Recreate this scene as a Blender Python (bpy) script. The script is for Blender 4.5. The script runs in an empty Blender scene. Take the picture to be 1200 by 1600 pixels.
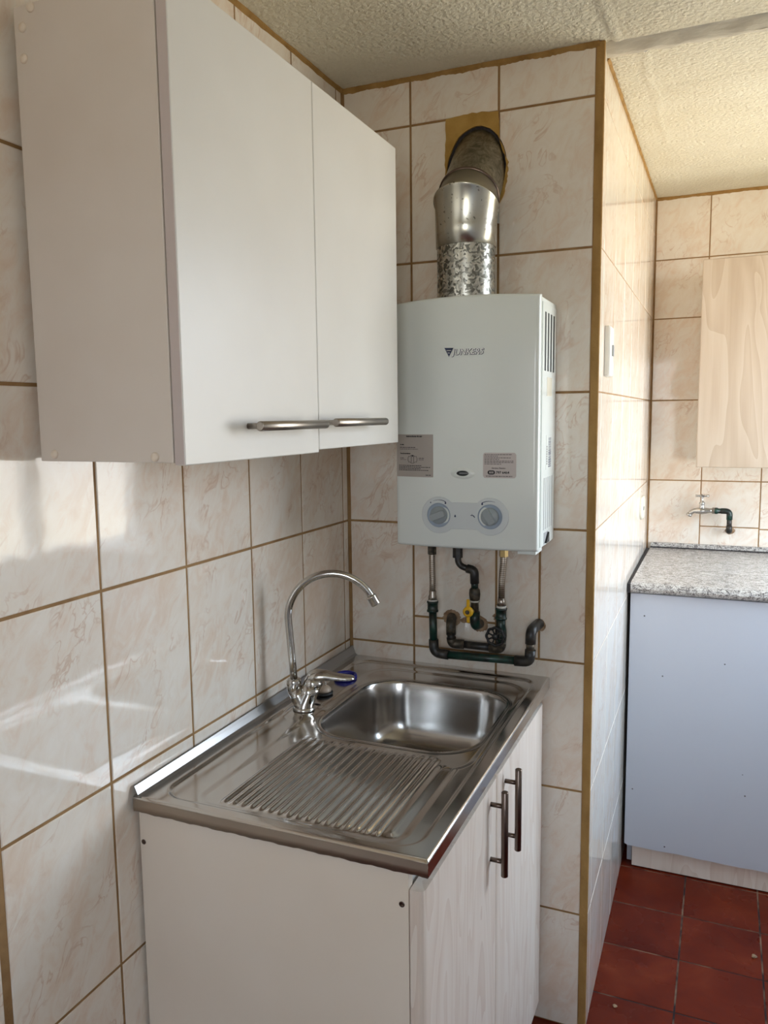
import bpy, bmesh, math, random
from mathutils import Vector, Matrix

random.seed(7)
scene = bpy.context.scene
COL = scene.collection
PI = math.pi

# ------------------------------------------------------------------ camera
def cam_setup():
    f, yaw, pitch, roll = 1241.39, 0.4042, -0.1201, -0.0116
    C = Vector((0.8332, -1.7013, 1.4253))
    F = Vector((-math.sin(yaw)*math.cos(pitch), math.cos(yaw)*math.cos(pitch), math.sin(pitch)))
    r = Vector((math.cos(yaw), math.sin(yaw), 0)); u = r.cross(F)
    c, s = math.cos(roll), math.sin(roll)
    r2 = c*r + s*u; u2 = -s*r + c*u
    cam = bpy.data.cameras.new('camera'); o = bpy.data.objects.new('camera', cam); COL.objects.link(o)
    o.matrix_world = Matrix(((r2.x, u2.x, -F.x, C.x), (r2.y, u2.y, -F.y, C.y), (r2.z, u2.z, -F.z, C.z), (0, 0, 0, 1)))
    cam.sensor_fit = 'VERTICAL'; cam.sensor_height = 32; cam.lens = f/1600*32
    cam.clip_start = 0.02; cam.clip_end = 100
    scene.camera = o
cam_setup()

# ------------------------------------------------------------------ world: daylight, pale sky above, sunlit ground below
SKY = 13.5
w = bpy.data.worlds.new('daylight'); scene.world = w; w.use_nodes = True
nt = w.node_tree; bg = nt.nodes['Background']
tc = nt.nodes.new('ShaderNodeTexCoord'); sx = nt.nodes.new('ShaderNodeSeparateXYZ'); rp = nt.nodes.new('ShaderNodeValToRGB')
mr = nt.nodes.new('ShaderNodeMapRange'); mr.inputs['From Min'].default_value = -1; mr.inputs['From Max'].default_value = 1
nt.links.new(tc.outputs['Generated'], sx.inputs[0]); nt.links.new(sx.outputs['Z'], mr.inputs['Value'])
nt.links.new(mr.outputs[0], rp.inputs[0]); nt.links.new(rp.outputs[0], bg.inputs[0])
e = rp.color_ramp.elements
e[0].position = 0.0; e[0].color = (0.36, 0.32, 0.23, 1)
e[1].position = 1.0; e[1].color = (0.50, 0.77, 1.05, 1)
k = e.new(0.40); k.color = (0.60, 0.55, 0.43, 1)
k = e.new(0.47); k.color = (0.72, 0.71, 0.68, 1)
k = e.new(0.52); k.color = (0.72, 0.76, 0.81, 1)
k = e.new(0.70); k.color = (0.69, 0.86, 1.05, 1)
bg.inputs[1].default_value = SKY
# light portals in the two window openings (they only guide sampling of the sky)
def portal(loc, size_y, size_z, rot):
    l = bpy.data.lights.new('window_portal', 'AREA'); l.shape = 'RECTANGLE'; l.size = size_y; l.size_y = size_z
    l.cycles.is_portal = True
    o = bpy.data.objects.new('window_portal', l); COL.objects.link(o); o.location = loc; o.rotation_euler = rot
ROOM_X, REAR_Y, FAR_Y = 1.6, -2.9, 1.45
WIN = (0.08, 1.20, 0.86, 2.06)            # right wall window: y0, y1, z0, z1
WIN_FILL = (0.72, 1.44, 0.98, 1.94)           # unseen rear wall window, added for fill light: x0, x1, z0, z1
portal((ROOM_X+0.02, (WIN[0]+WIN[1])/2, (WIN[2]+WIN[3])/2), WIN[3]-WIN[2], WIN[1]-WIN[0], (0, PI/2, 0))
portal(((WIN_FILL[0]+WIN_FILL[1])/2, REAR_Y-0.02, (WIN_FILL[2]+WIN_FILL[3])/2), WIN_FILL[1]-WIN_FILL[0], WIN_FILL[3]-WIN_FILL[2], (PI/2, 0, 0))

vs = scene.view_settings
vs.view_transform = 'Standard'; vs.look = 'None'; vs.gamma = 1.0; vs.use_curve_mapping = False
vs.exposure = 0.05
scene.cycles.use_denoising = True
scene.cycles.max_bounces = 10; scene.cycles.diffuse_bounces = 6; scene.cycles.glossy_bounces = 5
scene.cycles.transparent_max_bounces = 8
scene.cycles.caustics_reflective = False; scene.cycles.caustics_refractive = False
scene.cycles.sample_clamp_indirect = 6

# ------------------------------------------------------------------ materials
MATS = {}
def S(r, g, b):      # sRGB 0-255 to linear
    return tuple(((c/255)/12.92 if c/255 <= .04045 else ((c/255+.055)/1.055)**2.4) for c in (r, g, b)) + (1,)
def mat(name, col, rough=.5, metal=0., spec=.5, coat=0.):
    m = bpy.data.materials.new(name); m.use_nodes = True
    b = m.node_tree.nodes['Principled BSDF']
    b.inputs['Base Color'].default_value = col; b.inputs['Roughness'].default_value = rough
    b.inputs['Metallic'].default_value = metal; b.inputs['Specular IOR Level'].default_value = spec
    b.inputs['Coat Weight'].default_value = coat; b.inputs['Coat Roughness'].default_value = .05
    MATS[name] = m
    return m, m.node_tree, b
def N(nt, t, **kw):
    n = nt.nodes.new(t)
    for k, v in kw.items():
        if k in n.inputs: n.inputs[k].default_value = v
        else: setattr(n, k, v)
    return n
def noise(nt, vec, scale, detail=3., rough=.5, dist=0.):
    n = N(nt, 'ShaderNodeTexNoise', Scale=scale, Detail=detail, Roughness=rough, Distortion=dist)
    if vec: nt.links.new(vec, n.inputs['Vector'])
    return n.outputs['Fac']
def ramp(nt, fac, stops):
    r = nt.nodes.new('ShaderNodeValToRGB'); nt.links.new(fac, r.inputs[0])
    e = r.color_ramp.elements
    while len(e) < len(stops): e.new(.5)
    for x, (p, c) in zip(e, stops): x.position = p; x.color = c if len(c) == 4 else tuple(c)+(1,)
    return r.outputs[0]
def mix(nt, fac, a, b, mode='MIX'):
    m = nt.nodes.new('ShaderNodeMix'); m.data_type = 'RGBA'; m.blend_type = mode
    for s, v in ((m.inputs[0], fac), (m.inputs[6], a), (m.inputs[7], b)):
        if isinstance(v, bpy.types.NodeSocket): nt.links.new(v, s)
        else: s.default_value = v
    return m.outputs[2]
def math_(nt, op, a, b=0., c=0.):
    m = nt.nodes.new('ShaderNodeMath'); m.operation = op
    for s, v in zip(m.inputs, (a, b, c)):
        if isinstance(v, bpy.types.NodeSocket): nt.links.new(v, s)
        else: s.default_value = v
    return m.outputs[0]
def bump(nt, b, h, strength=.3, dist=.002):
    n = N(nt, 'ShaderNodeBump', Strength=strength, Distance=dist)
    nt.links.new(h, n.inputs['Height']); nt.links.new(n.outputs[0], b.inputs['Normal'])
def pos(nt, scale=(1, 1, 1), rot=(0, 0, 0), rnd=0.):
    g = nt.nodes.new('ShaderNodeNewGeometry'); v = g.outputs['Position']
    if rnd:
        oi = nt.nodes.new('ShaderNodeObjectInfo')
        cb = nt.nodes.new('ShaderNodeCombineXYZ')
        for i, f in enumerate((rnd, rnd*1.7, rnd*2.3)): nt.links.new(math_(nt, 'MULTIPLY', oi.outputs['Random'], f), cb.inputs[i])
        a = nt.nodes.new('ShaderNodeVectorMath'); nt.links.new(v, a.inputs[0]); nt.links.new(cb.outputs[0], a.inputs[1]); v = a.outputs[0]
    m = nt.nodes.new('ShaderNodeMapping'); m.inputs['Scale'].default_value = scale; m.inputs['Rotation'].default_value = rot
    nt.links.new(v, m.inputs['Vector'])
    return m.outputs[0]

def build_materials():
    # glazed ceramic wall tile: cream, clouded, rust veins
    m, nt, b = mat('wall_tile', (1, 1, 1, 1), .07, 0, .5)
    g = nt.nodes.new('ShaderNodeNewGeometry'); sp = nt.nodes.new('ShaderNodeSeparateXYZ'); nt.links.new(g.outputs['Position'], sp.inputs[0])
    oi = nt.nodes.new('ShaderNodeObjectInfo'); cb = nt.nodes.new('ShaderNodeCombineXYZ')
    nt.links.new(math_(nt, 'ADD', sp.outputs[0], sp.outputs[1]), cb.inputs[0]); nt.links.new(sp.outputs[2], cb.inputs[1])
    nt.links.new(math_(nt, 'MULTIPLY', oi.outputs['Random'], 40.), cb.inputs[2])
    mp = nt.nodes.new('ShaderNodeMapping'); mp.vector_type = 'POINT'; mp.inputs['Rotation'].default_value = (0, 0, .55); nt.links.new(cb.outputs[0], mp.inputs['Vector'])
    mp2 = nt.nodes.new('ShaderNodeMapping'); mp2.inputs['Scale'].default_value = (1, .5, 1); nt.links.new(mp.outputs[0], mp2.inputs['Vector']); v = mp2.outputs[0]
    broad = noise(nt, v, 9, 3, .5, .8); fine = noise(nt, v, 34, 5, .65, 1.2)
    f = math_(nt, 'ADD', math_(nt, 'MULTIPLY', broad, .48), math_(nt, 'MULTIPLY', fine, .52))
    c = ramp(nt, f, [(.36, (.83, .77, .69)), (.49, (.80, .72, .625)), (.57, (.775, .655, .545)), (.70, (.735, .58, .45))])
    n2 = noise(nt, v, 20, 3, .55, 1.6)
    d = math_(nt, 'ABSOLUTE', math_(nt, 'SUBTRACT', n2, .5))
    veins = ramp(nt, d, [(0.0, (1, 1, 1)), (.035, (0, 0, 0))])
    mask = ramp(nt, noise(nt, v, 14, 2, .5, .3), [(.50, (0, 0, 0)), (.64, (1, 1, 1))])
    vm = math_(nt, 'MULTIPLY', math_(nt, 'MULTIPLY', veins, mask), .55)
    c = mix(nt, vm, c, (.58, .37, .25, 1))
    nt.links.new(c, b.inputs['Base Color'])
    bump(nt, b, noise(nt, pos(nt), 16, 2), .25, .0012)
    # grout
    m, nt, b = mat('grout', (.30, .17, .065, 1), .85)
    c = ramp(nt, noise(nt, pos(nt), 22, 4), [(.3, (.235, .125, .045)), (.7, (.36, .215, .09))])
    nt.links.new(c, b.inputs['Base Color']); bump(nt, b, noise(nt, pos(nt), 160, 3), .5, .002)
    m, nt, b = mat('ochre_filler', (.36, .2, .06, 1), .8)
    c = ramp(nt, noise(nt, pos(nt, (1, 1, .4)), 30, 4), [(.3, (.27, .145, .035)), (.7, (.40, .235, .075))])
    nt.links.new(c, b.inputs['Base Color']); bump(nt, b, noise(nt, pos(nt), 120, 3), .6, .003)
    m, nt, b = mat('mortar', (.42, .25, .06, 1), .9)
    c = ramp(nt, noise(nt, pos(nt), 18, 4), [(.3, (.34, .19, .035)), (.7, (.50, .31, .085))])
    nt.links.new(c, b.inputs['Base Color']); bump(nt, b, noise(nt, pos(nt), 70, 4), .7, .004)
    m, nt, b = mat('plaster_patch', (.36, .23, .13, 1), .95)
    c = ramp(nt, noise(nt, pos(nt), 90, 4), [(.3, (.24, .14, .075)), (.7, (.46, .31, .19))])
    nt.links.new(c, b.inputs['Base Color']); bump(nt, b, noise(nt, pos(nt), 260, 3), .8, .004)
    # popcorn ceiling
    m, nt, b = mat('ceiling', (.72, .68, .56, 1), .9, 0, .3)
    v = pos(nt)
    vo = N(nt, 'ShaderNodeTexVoronoi', Scale=115.); vo.feature = 'SMOOTH_F1'; nt.links.new(v, vo.inputs['Vector'])
    h = math_(nt, 'ADD', math_(nt, 'MULTIPLY', vo.outputs['Distance'], -1.), noise(nt, v, 190, 3, .6, .8))
    c = ramp(nt, noise(nt, v, 5, 3), [(.3, (.74, .695, .565)), (.7, (.79, .755, .635))])
    nt.links.new(c, b.inputs['Base Color']); bump(nt, b, h, .85, .006)
    m, nt, b = mat('ceiling_smooth', (.62, .58, .49, 1), .7)
    bump(nt, b, noise(nt, pos(nt, (1, 3, 3)), 25, 4), .6, .006)
    mat('wall_paint', (.65, .67, .70, 1), .6)
    mat('white_frame', (.8, .8, .8, 1), .35)
    # red floor tile
    m, nt, b = mat('floor_tile', (.13, .02, .012, 1), .3, 0, .14)
    v = pos(nt, rnd=5.)
    c = ramp(nt, noise(nt, v, 5, 4, .6, .6), [(.3, (.090, .010, .004)), (.55, (.14, .018, .006)), (.8, (.20, .036, .013))])
    nt.links.new(c, b.inputs['Base Color'])
    r = ramp(nt, noise(nt, v, 9, 3), [(.3, (.22, .22, .22)), (.7, (.38, .38, .38))]); nt.links.new(r, b.inputs['Roughness'])
    bump(nt, b, noise(nt, v, 30, 3), .3, .001)
    m, nt, b = mat('floor_grout', (.02, .008, .006, 1), .9)
    c = ramp(nt, noise(nt, pos(nt), 14, 3), [(.42, (.016, .006, .006)), (.62, (.20, .115, .07))]); nt.links.new(c, b.inputs['Base Color'])
    # cabinets
    m, nt, b = mat('white_melamine', (.72, .71, .67, 1), .32)
    c = ramp(nt, noise(nt, pos(nt), 5, 3), [(.3, (.70, .68, .635)), (.7, (.74, .725, .685))]); nt.links.new(c, b.inputs['Base Color'])
    bump(nt, b, noise(nt, pos(nt), 9, 2), .2, .001)
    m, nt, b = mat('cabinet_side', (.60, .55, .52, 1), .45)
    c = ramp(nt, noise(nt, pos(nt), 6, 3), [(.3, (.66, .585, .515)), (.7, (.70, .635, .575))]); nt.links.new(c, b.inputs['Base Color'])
    m, nt, b = mat('panel_beige', (.72, .66, .60, 1), .45)
    c = ramp(nt, noise(nt, pos(nt), 4, 3), [(.3, (.75, .64, .525)), (.7, (.79, .69, .585))]); nt.links.new(c, b.inputs['Base Color'])
    mat('edge_band', (.55, .475, .455, 1), .5)
    mat('dark_gap', (.03, .025, .025, 1), .9)  # near-black: painted shade for gaps; also on sink plinth and upstand line
    mat('grey_panel', (.53, .55, .61, 1), .4)
    m, nt, b = MATS['grey_panel'], MATS['grey_panel'].node_tree, MATS['grey_panel'].node_tree.nodes['Principled BSDF']
    vo = N(nt, 'ShaderNodeTexVoronoi', Scale=16.); nt.links.new(pos(nt), vo.inputs['Vector'])
    c = ramp(nt, vo.outputs['Distance'], [(.030, (.05, .045, .05)), (.045, (.53, .55, .61))]); nt.links.new(c, b.inputs['Base Color'])
    def wood(name, lo, mid, hi, sc):
        m, nt, b = mat(name, mid+(1,), .42)
        v = pos(nt, (1, 1, .05), (0, 0, 0))
        n1 = noise(nt, v, 60*sc, 5, .6, .6)
        v2 = pos(nt, (1, 1, .13)); n2 = noise(nt, v2, 9*sc, 2, .5, 1.5)
        rings = math_(nt, 'FRACT', math_(nt, 'MULTIPLY', n2, 9.))
        f = math_(nt, 'ADD', math_(nt, 'MULTIPLY', n1, .65), math_(nt, 'MULTIPLY', rings, .30))
        c = ramp(nt, f, [(.25, lo), (.5, mid), (.72, hi)]); nt.links.new(c, b.inputs['Base Color'])
        bump(nt, b, n1, .12, .001)
    wood('pale_wood', (.68, .555, .465), (.76, .655, .565), (.80, .71, .63), .7)
    wood('beige_wood', (.40, .31, .225), (.46, .37, .285), (.50, .42, .335), .6)
    m, nt, b = mat('granite_laminate', (.5, .48, .45, 1), .25)
    v = pos(nt, (1.0, 1.6, 1.6), (0, 0, .25))
    f = math_(nt, 'ADD', math_(nt, 'MULTIPLY', noise(nt, v, 45, 6, .75, 1.2), .6), math_(nt, 'MULTIPLY', noise(nt, pos(nt), 260, 2, .6), .4))
    c = ramp(nt, f, [(.38, (.04, .036, .036)), (.47, (.27, .245, .23)), (.53, (.50, .475, .44)), (.70, (.66, .635, .60))])
    nt.links.new(c, b.inputs['Base Color'])
    # metals
    m, nt, b = mat('stainless', (.60, .57, .54, 1), .17, 1.)
    v = pos(nt, (4, 1, 1))
    r = ramp(nt, noise(nt, pos(nt), 14, 4), [(.3, (.09, .09, .09)), (.7, (.20, .20, .20))]); nt.links.new(r, b.inputs['Roughness'])
    bump(nt, b, noise(nt, pos(nt), 13, 2), .2, .0016)
    m, nt, b = mat('basin_steel', (.44, .42, .40, 1), .19, 1.)
    bump(nt, b, noise(nt, pos(nt, (1, 1, .02)), 320, 2), .06, .0006)
    mat('upstand_steel', (.40, .395, .39, 1), .33, 1.)
    mat('dirty_steel', (.52, .455, .38, 1), .42, 1.)
    m, nt, b = mat('chrome', (.56, .54, .51, 1), .10, 1.)
    r = ramp(nt, noise(nt, pos(nt), 60, 3), [(.35, (.06, .06, .06)), (.75, (.24, .24, .24))]); nt.links.new(r, b.inputs['Roughness'])
    mat('brushed_nickel', (.36, .32, .28, 1), .30, 1.)
    mat('dark_nickel', (.155, .115, .095, 1), .30, 1.)
    m, nt, b = mat('galvanised', (.5, .5, .46, 1), .28, 1.)
    dv = nt.nodes.new('ShaderNodeTexNoise'); dv.inputs['Scale'].default_value = 60; nt.links.new(pos(nt), dv.inputs['Vector'])
    av = nt.nodes.new('ShaderNodeVectorMath'); av.operation = 'MULTIPLY_ADD'; av.inputs[1].default_value = (.022, .022, .022)
    nt.links.new(dv.outputs['Color'], av.inputs[0]); nt.links.new(pos(nt), av.inputs[2])
    vo = N(nt, 'ShaderNodeTexVoronoi', Scale=185.); nt.links.new(av.outputs[0], vo.inputs['Vector'])
    c = ramp(nt, vo.outputs['Color'], [(.30, (.17, .17, .15)), (.48, (.46, .46, .42)), (.75, (.78, .78, .73))]); nt.links.new(c, b.inputs['Base Color'])
    r = ramp(nt, vo.outputs['Color'], [(.2, (.45, .45, .45)), (.8, (.20, .20, .20))]); nt.links.new(r, b.inputs['Roughness'])
    m, nt, b = mat('bright_sheet', (.60, .59, .54, 1), .24, 1.)
    c = ramp(nt, noise(nt, pos(nt), 130, 2), [(.66, (.60, .59, .53)), (.72, (.2, .19, .16))]); nt.links.new(c, b.inputs['Base Color'])
    m, nt, b = mat('dull_sheet', (.34, .32, .26, 1), .42, 1.)
    c = ramp(nt, noise(nt, pos(nt), 40, 5, .7, 2.), [(.35, (.17, .16, .125)), (.65, (.40, .375, .30))]); nt.links.new(c, b.inputs['Base Color'])
    mat('zinc_band', (.33, .305, .25, 1), .36, 1.)
    m, nt, b = mat('braided_hose', (.44, .39, .33, 1), .4, 1.)
    wv = N(nt, 'ShaderNodeTexWave', Scale=70., Distortion=3.); wv.bands_direction = 'Z'; nt.links.new(pos(nt), wv.inputs['Vector'])
    c = ramp(nt, wv.outputs['Fac'], [(.2, (.25, .21, .17)), (.8, (.46, .40, .34))]); nt.links.new(c, b.inputs['Base Color'])
    m, nt, b = mat('green_pipe', (.01, .05, .035, 1), .35)
    c = ramp(nt, noise(nt, pos(nt), 45, 4), [(.38, (.010, .010, .008)), (.55, (.006, .034, .025)), (.75, (.009, .060, .043))]); nt.links.new(c, b.inputs['Base Color'])
    m, nt, b = mat('black_pipe', (.02, .018, .016, 1), .4)
    c = ramp(nt, noise(nt, pos(nt), 70, 4), [(.4, (.012, .012, .012)), (.62, (.035, .03, .024)), (.8, (.11, .085, .06))]); nt.links.new(c, b.inputs['Base Color'])
    m, nt, b = mat('rusty_iron', (.06, .05, .04, 1), .5, .4)
    c = ramp(nt, noise(nt, pos(nt), 90, 4), [(.35, (.03, .026, .02)), (.6, (.10, .08, .055)), (.8, (.25, .20, .14))]); nt.links.new(c, b.inputs['Base Color'])
    mat('brass', (.50, .38, .18, 1), .35, 1.)
    mat('sealing_tape', (.62, .60, .55, 1), .7)
    mat('yellow_plastic', (.72, .40, .008, 1), .35)
    mat('blue_plastic', (.006, .008, .22, 1), .3)
    mat('black_rubber', (.008, .008, .008, 1), .5)
    mat('beige_plastic', (.42, .33, .25, 1), .35)
    # heater
    mat('heater_enamel', (.76, .805, .78, 1), .22)
    mat('control_grey', (.61, .655, .67, 1), .38)
    mat('knob_well', (.34, .41, .50, 1), .4)
    mat('knob_grey', (.31, .35, .37, 1), .4)
    mat('slot_dark', (.015, .02, .022, 1), .7)
    mat('silver_label', (.42, .38, .345, 1), .5)
    mat('pink_label', (.55, .50, .48, 1), .5)
    mat('print_black', (.012, .012, .015, 1), .6)
    mat('print_grey', (.14, .12, .115, 1), .6)
    mat('print_navy', (.010, .02, .075, 1), .4)
    mat('badge_silver', (.92, .92, .92, 1), .35)
    mat('badge_navy', (.006, .018, .07, 1), .25)
    mat('switch_white', (.76, .75, .70, 1), .35)
    mat('switch_grey', (.35, .36, .37, 1), .4)
    mat('outlet_cream', (.72, .68, .56, 1), .35)
    # window glass: mostly clear, a little gloss
    m, nt, b = mat('window_glass', (1, 1, 1, 1), .0)
    out = nt.nodes['Material Output']; tr = nt.nodes.new('ShaderNodeBsdfTransparent'); gl = N(nt, 'ShaderNodeBsdfGlossy', Roughness=.02)
    ms = nt.nodes.new('ShaderNodeMixShader'); ms.inputs[0].default_value = .06
    nt.links.new(tr.outputs[0], ms.inputs[1]); nt.links.new(gl.outputs[0], ms.inputs[2]); nt.links.new(ms.outputs[0], out.inputs['Surface'])
build_materials()

# ------------------------------------------------------------------ mesh helpers
class MB:
    def __init__(s): s.bm = bmesh.new(); s.smooth = False
    def quad(s, *pts): return s.bm.faces.new([s.bm.verts.new(p) for p in pts])
    def poly(s, pts): return s.bm.faces.new([s.bm.verts.new(p) for p in pts])
    def box(s, x0, x1, y0, y1, z0, z1, bev=0., seg=2, edges=None):
        bm = bmesh.new()
        v = [bm.verts.new((x, y, z)) for x in (x0, x1) for y in (y0, y1) for z in (z0, z1)]
        for f in ((0, 1, 3, 2), (4, 6, 7, 5), (0, 4, 5, 1), (2, 3, 7, 6), (0, 2, 6, 4), (1, 5, 7, 3)): bm.faces.new([v[i] for i in f])
        bmesh.ops.recalc_face_normals(bm, faces=bm.faces)
        if bev:
            es = [e for e in bm.edges if (edges is None or edges((e.verts[0].co+e.verts[1].co)/2, e))]
            bmesh.ops.bevel(bm, geom=es, offset=bev, segments=seg, profile=.5, affect='EDGES')
        s._merge(bm); return s
    def _merge(s, bm):
        me = bpy.data.meshes.new('t'); bm.to_mesh(me); bm.free(); s.bm.from_mesh(me); bpy.data.meshes.remove(me)
    def loft(s, rings, close=True, cap0=False, cap1=False, smooth=True):
        vr = [[s.bm.verts.new(p) for p in r] for r in rings]; n = len(vr[0])
        for a, b in zip(vr, vr[1:]):
            for i in range(n if close else n-1):
                j = (i+1) % n
                f = s.bm.faces.new((a[i], a[j], b[j], b[i])); f.smooth = smooth
        if cap0: s.bm.faces.new(list(reversed(vr[0])))
        if cap1: s.bm.faces.new(vr[-1])
        return s
    def tube(s, pts, r, n=16, caps=True, smooth=True):
        pts = [Vector(p) for p in pts]; rs = r if isinstance(r, (list, tuple)) else [r]*len(pts)
        T = [(pts[min(i+1, len(pts)-1)]-pts[max(i-1, 0)]).normalized() for i in range(len(pts))]
        ref = Vector((0, 0, 1)) if abs(T[0].z) < .9 else Vector((1, 0, 0))
        nrm = (ref-T[0]*ref.dot(T[0])).normalized(); rings = []
        for p, t, rr in zip(pts, T, rs):
            nrm = (nrm-t*nrm.dot(t)).normalized(); b = t.cross(nrm)
            rings.append([p+(nrm*math.cos(a)+b*math.sin(a))*rr for a in [2*PI*i/n for i in range(n)]])
        return s.loft(rings, True, caps, caps, smooth)
    def lathe(s, prof, c=(0, 0, 0), axis=(0, 0, 1), n=24, caps=True):
        ax = Vector(axis).normalized(); ref = Vector((0, 0, 1)) if abs(ax.z) < .9 else Vector((1, 0, 0))
        u = (ref-ax*ref.dot(ax)).normalized(); v = ax.cross(u); c = Vector(c)
        rings = [[c+ax*h+(u*math.cos(a)+v*math.sin(a))*max(r, 1e-5) for a in [2*PI*i/n for i in range(n)]] for r, h in prof]
        return s.loft(rings, True, caps, caps)
    def prism(s, pts2, fn, t0, t1, smooth=False):
        n = len(pts2); a = [s.bm.verts.new(fn(u, v, t0)) for u, v in pts2]; b = [s.bm.verts.new(fn(u, v, t1)) for u, v in pts2]
        s.bm.faces.new(list(reversed(a))); s.bm.faces.new(b)
        for i in range(n): f = s.bm.faces.new((a[i], a[(i+1) % n], b[(i+1) % n], b[i])); f.smooth = smooth
        return s
    def build(s, name, m, parent=None, auto=None):
        bmesh.ops.recalc_face_normals(s.bm, faces=s.bm.faces)
        me = bpy.data.meshes.new(name); s.bm.to_mesh(me); s.bm.free()
        me.materials.append(MATS[m]); o = bpy.data.objects.new(name, me); COL.objects.link(o)
        if parent is not None: attach(o, parent)
        return o
def attach(o, parent):
    o.parent = parent
    o.matrix_parent_inverse = parent_world(parent).inverted()
def parent_world(p):
    m = p.matrix_basis.copy()
    if p.parent: m = parent_world(p.parent) @ p.matrix_parent_inverse @ m
    return m
def thing(name, label, cat, loc=(0, 0, 0), group=None):
    o = bpy.data.objects.new(name, None); COL.objects.link(o); o.location = loc; o.empty_display_size = .05
    return tag(o, label, cat, group)
def tag(o, label, cat, group=None):
    o['label'] = label; o['category'] = cat
    if group: o['group'] = group
    return o
def struct(o, label=None, cat=None):
    o['kind'] = 'structure'
    if label: o['label'] = label
    if cat: o['category'] = cat
    return o
def arc(c, r, a0, a1, n, u, v):
    c, u, v = Vector(c), Vector(u), Vector(v)
    return [c+u*r*math.cos(a0+(a1-a0)*i/n)+v*r*math.sin(a0+(a1-a0)*i/n) for i in range(n+1)]
def bendpath(pts, rad, n=6):
    """polyline with rounded corners"""
    pts = [Vector(p) for p in pts]; out = [pts[0]]
    for a, b, c in zip(pts, pts[1:], pts[2:]):
        d1 = (a-b).normalized(); d2 = (c-b).normalized()
        r = min(rad, (a-b).length*.49, (c-b).length*.49)
        p0, p2 = b+d1*r, b+d2*r
        for i in range(n+1):
            t = i/n; out.append(p0*(1-t)**2+b*2*t*(1-t)+p2*t*t)
    out.append(pts[-1]); return out
def rrect(x0, x1, y0, y1, r, n=6):
    out = []
    for cx, cy, a in ((x1-r, y1-r, 0), (x0+r, y1-r, PI/2), (x0+r, y0+r, PI), (x1-r, y0+r, 1.5*PI)):
        out += [(cx+r*math.cos(a+PI/2*i/n), cy+r*math.sin(a+PI/2*i/n)) for i in range(n+1)]
    return out
def text_mesh(body, size, extrude, shear=0., align='CENTER', spacing=1., offset=0.):
    cu = bpy.data.curves.new('t', 'FONT'); cu.body = body; cu.size = size; cu.extrude = extrude; cu.shear = shear
    cu.align_x = align; cu.align_y = 'CENTER'; cu.space_character = spacing; cu.resolution_u = 3; cu.offset = offset
    o = bpy.data.objects.new('t', cu); COL.objects.link(o)
    dg = bpy.context.evaluated_depsgraph_get(); dg.update()
    me = bpy.data.meshes.new_from_object(o.evaluated_get(dg))
    bpy.data.objects.remove(o); bpy.data.curves.remove(cu)
    return me
def text_obj(name, body, size, m, parent, M4, extrude=.0003, **kw):
    me = text_mesh(body, size, extrude, **kw); me.materials.clear(); me.materials.append(MATS[m]); me.name = name
    o = bpy.data.objects.new(name, me); COL.objects.link(o); o.matrix_basis = M4
    if parent is not None: attach(o, parent)
    return o
def frame(o, u, v, n):
    u, v, n = Vector(u), Vector(v), Vector(n)
    return Matrix(((u.x, v.x, n.x, o[0]), (u.y, v.y, n.y, o[1]), (u.z, v.z, n.z, o[2]), (0, 0, 0, 1)))

# ------------------------------------------------------------------ room shell
H_T = 0.2966; Z3 = 1.1747; W_T = 0.203; CEIL = 2.166; G = 0.0025      # half grout width
ROWS = [0.0] + [Z3+H_T*k for k in range(-3, 4)] + [CEIL]
X1, YB = 0.585, 0.03
TILE_CACHE = {}
def tile_mesh(w, h, t=.0022, ch=.0012):
    k = (round(w, 4), round(h, 4))
    if k in TILE_CACHE: return TILE_CACHE[k]
    vs_ = [(0, 0, -t), (w, 0, -t), (w, h, -t), (0, h, -t), (0, 0, -ch*.7), (w, 0, -ch*.7), (w, h, -ch*.7), (0, h, -ch*.7),
           (ch, ch, 0), (w-ch, ch, 0), (w-ch, h-ch, 0), (ch, h-ch, 0)]
    fs = [(8, 9, 10, 11)]+[(a, (a+1) % 4, (a+1) % 4+4, a+4) for a in range(4)]+[(a+4, (a+1) % 4+4, (a+1) % 4+8, a+8) for a in range(4)]
    me = bpy.data.meshes.new('tile'); me.from_pydata(vs_, [], fs); me.update(); TILE_CACHE[k] = me
    return me
def lay_tiles(wall, Mw, rects, m='wall_tile', g=G, wob=.0011):
    for (u0, u1, v0, v1) in rects:
        w_, h_ = u1-u0-2*g, v1-v0-2*g
        if w_ < .004 or h_ < .004: continue
        me = tile_mesh(w_, h_)
        if not me.materials: me.materials.append(MATS[m])
        o = bpy.data.objects.new('tile', me); COL.objects.link(o)
        c = Matrix.Translation((w_/2, h_/2, 0))
        R = Matrix.Rotation(random.uniform(-wob, wob), 4, 'X') @ Matrix.Rotation(random.uniform(-wob, wob), 4, 'Y')
        o.matrix_basis = Mw @ Matrix.Translation((u0+g, v0+g, 0)) @ c @ R @ c.inverted()
        attach(o, wall)
def grid(us, vs_): return [(a, b, c, d) for a, b in zip(us, us[1:]) for c, d in zip(vs_, vs_[1:])]
def backing(name, Mw, u0, u1, v0, v1, label, cat='wall', m='grout', t=.06):
    mb = MB().box(u0, u1, v0, v1, -t, -.0016); 
    for v in mb.bm.verts: v.co = Mw @ v.co
    return struct(mb.build(name, m), label, cat)

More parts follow.
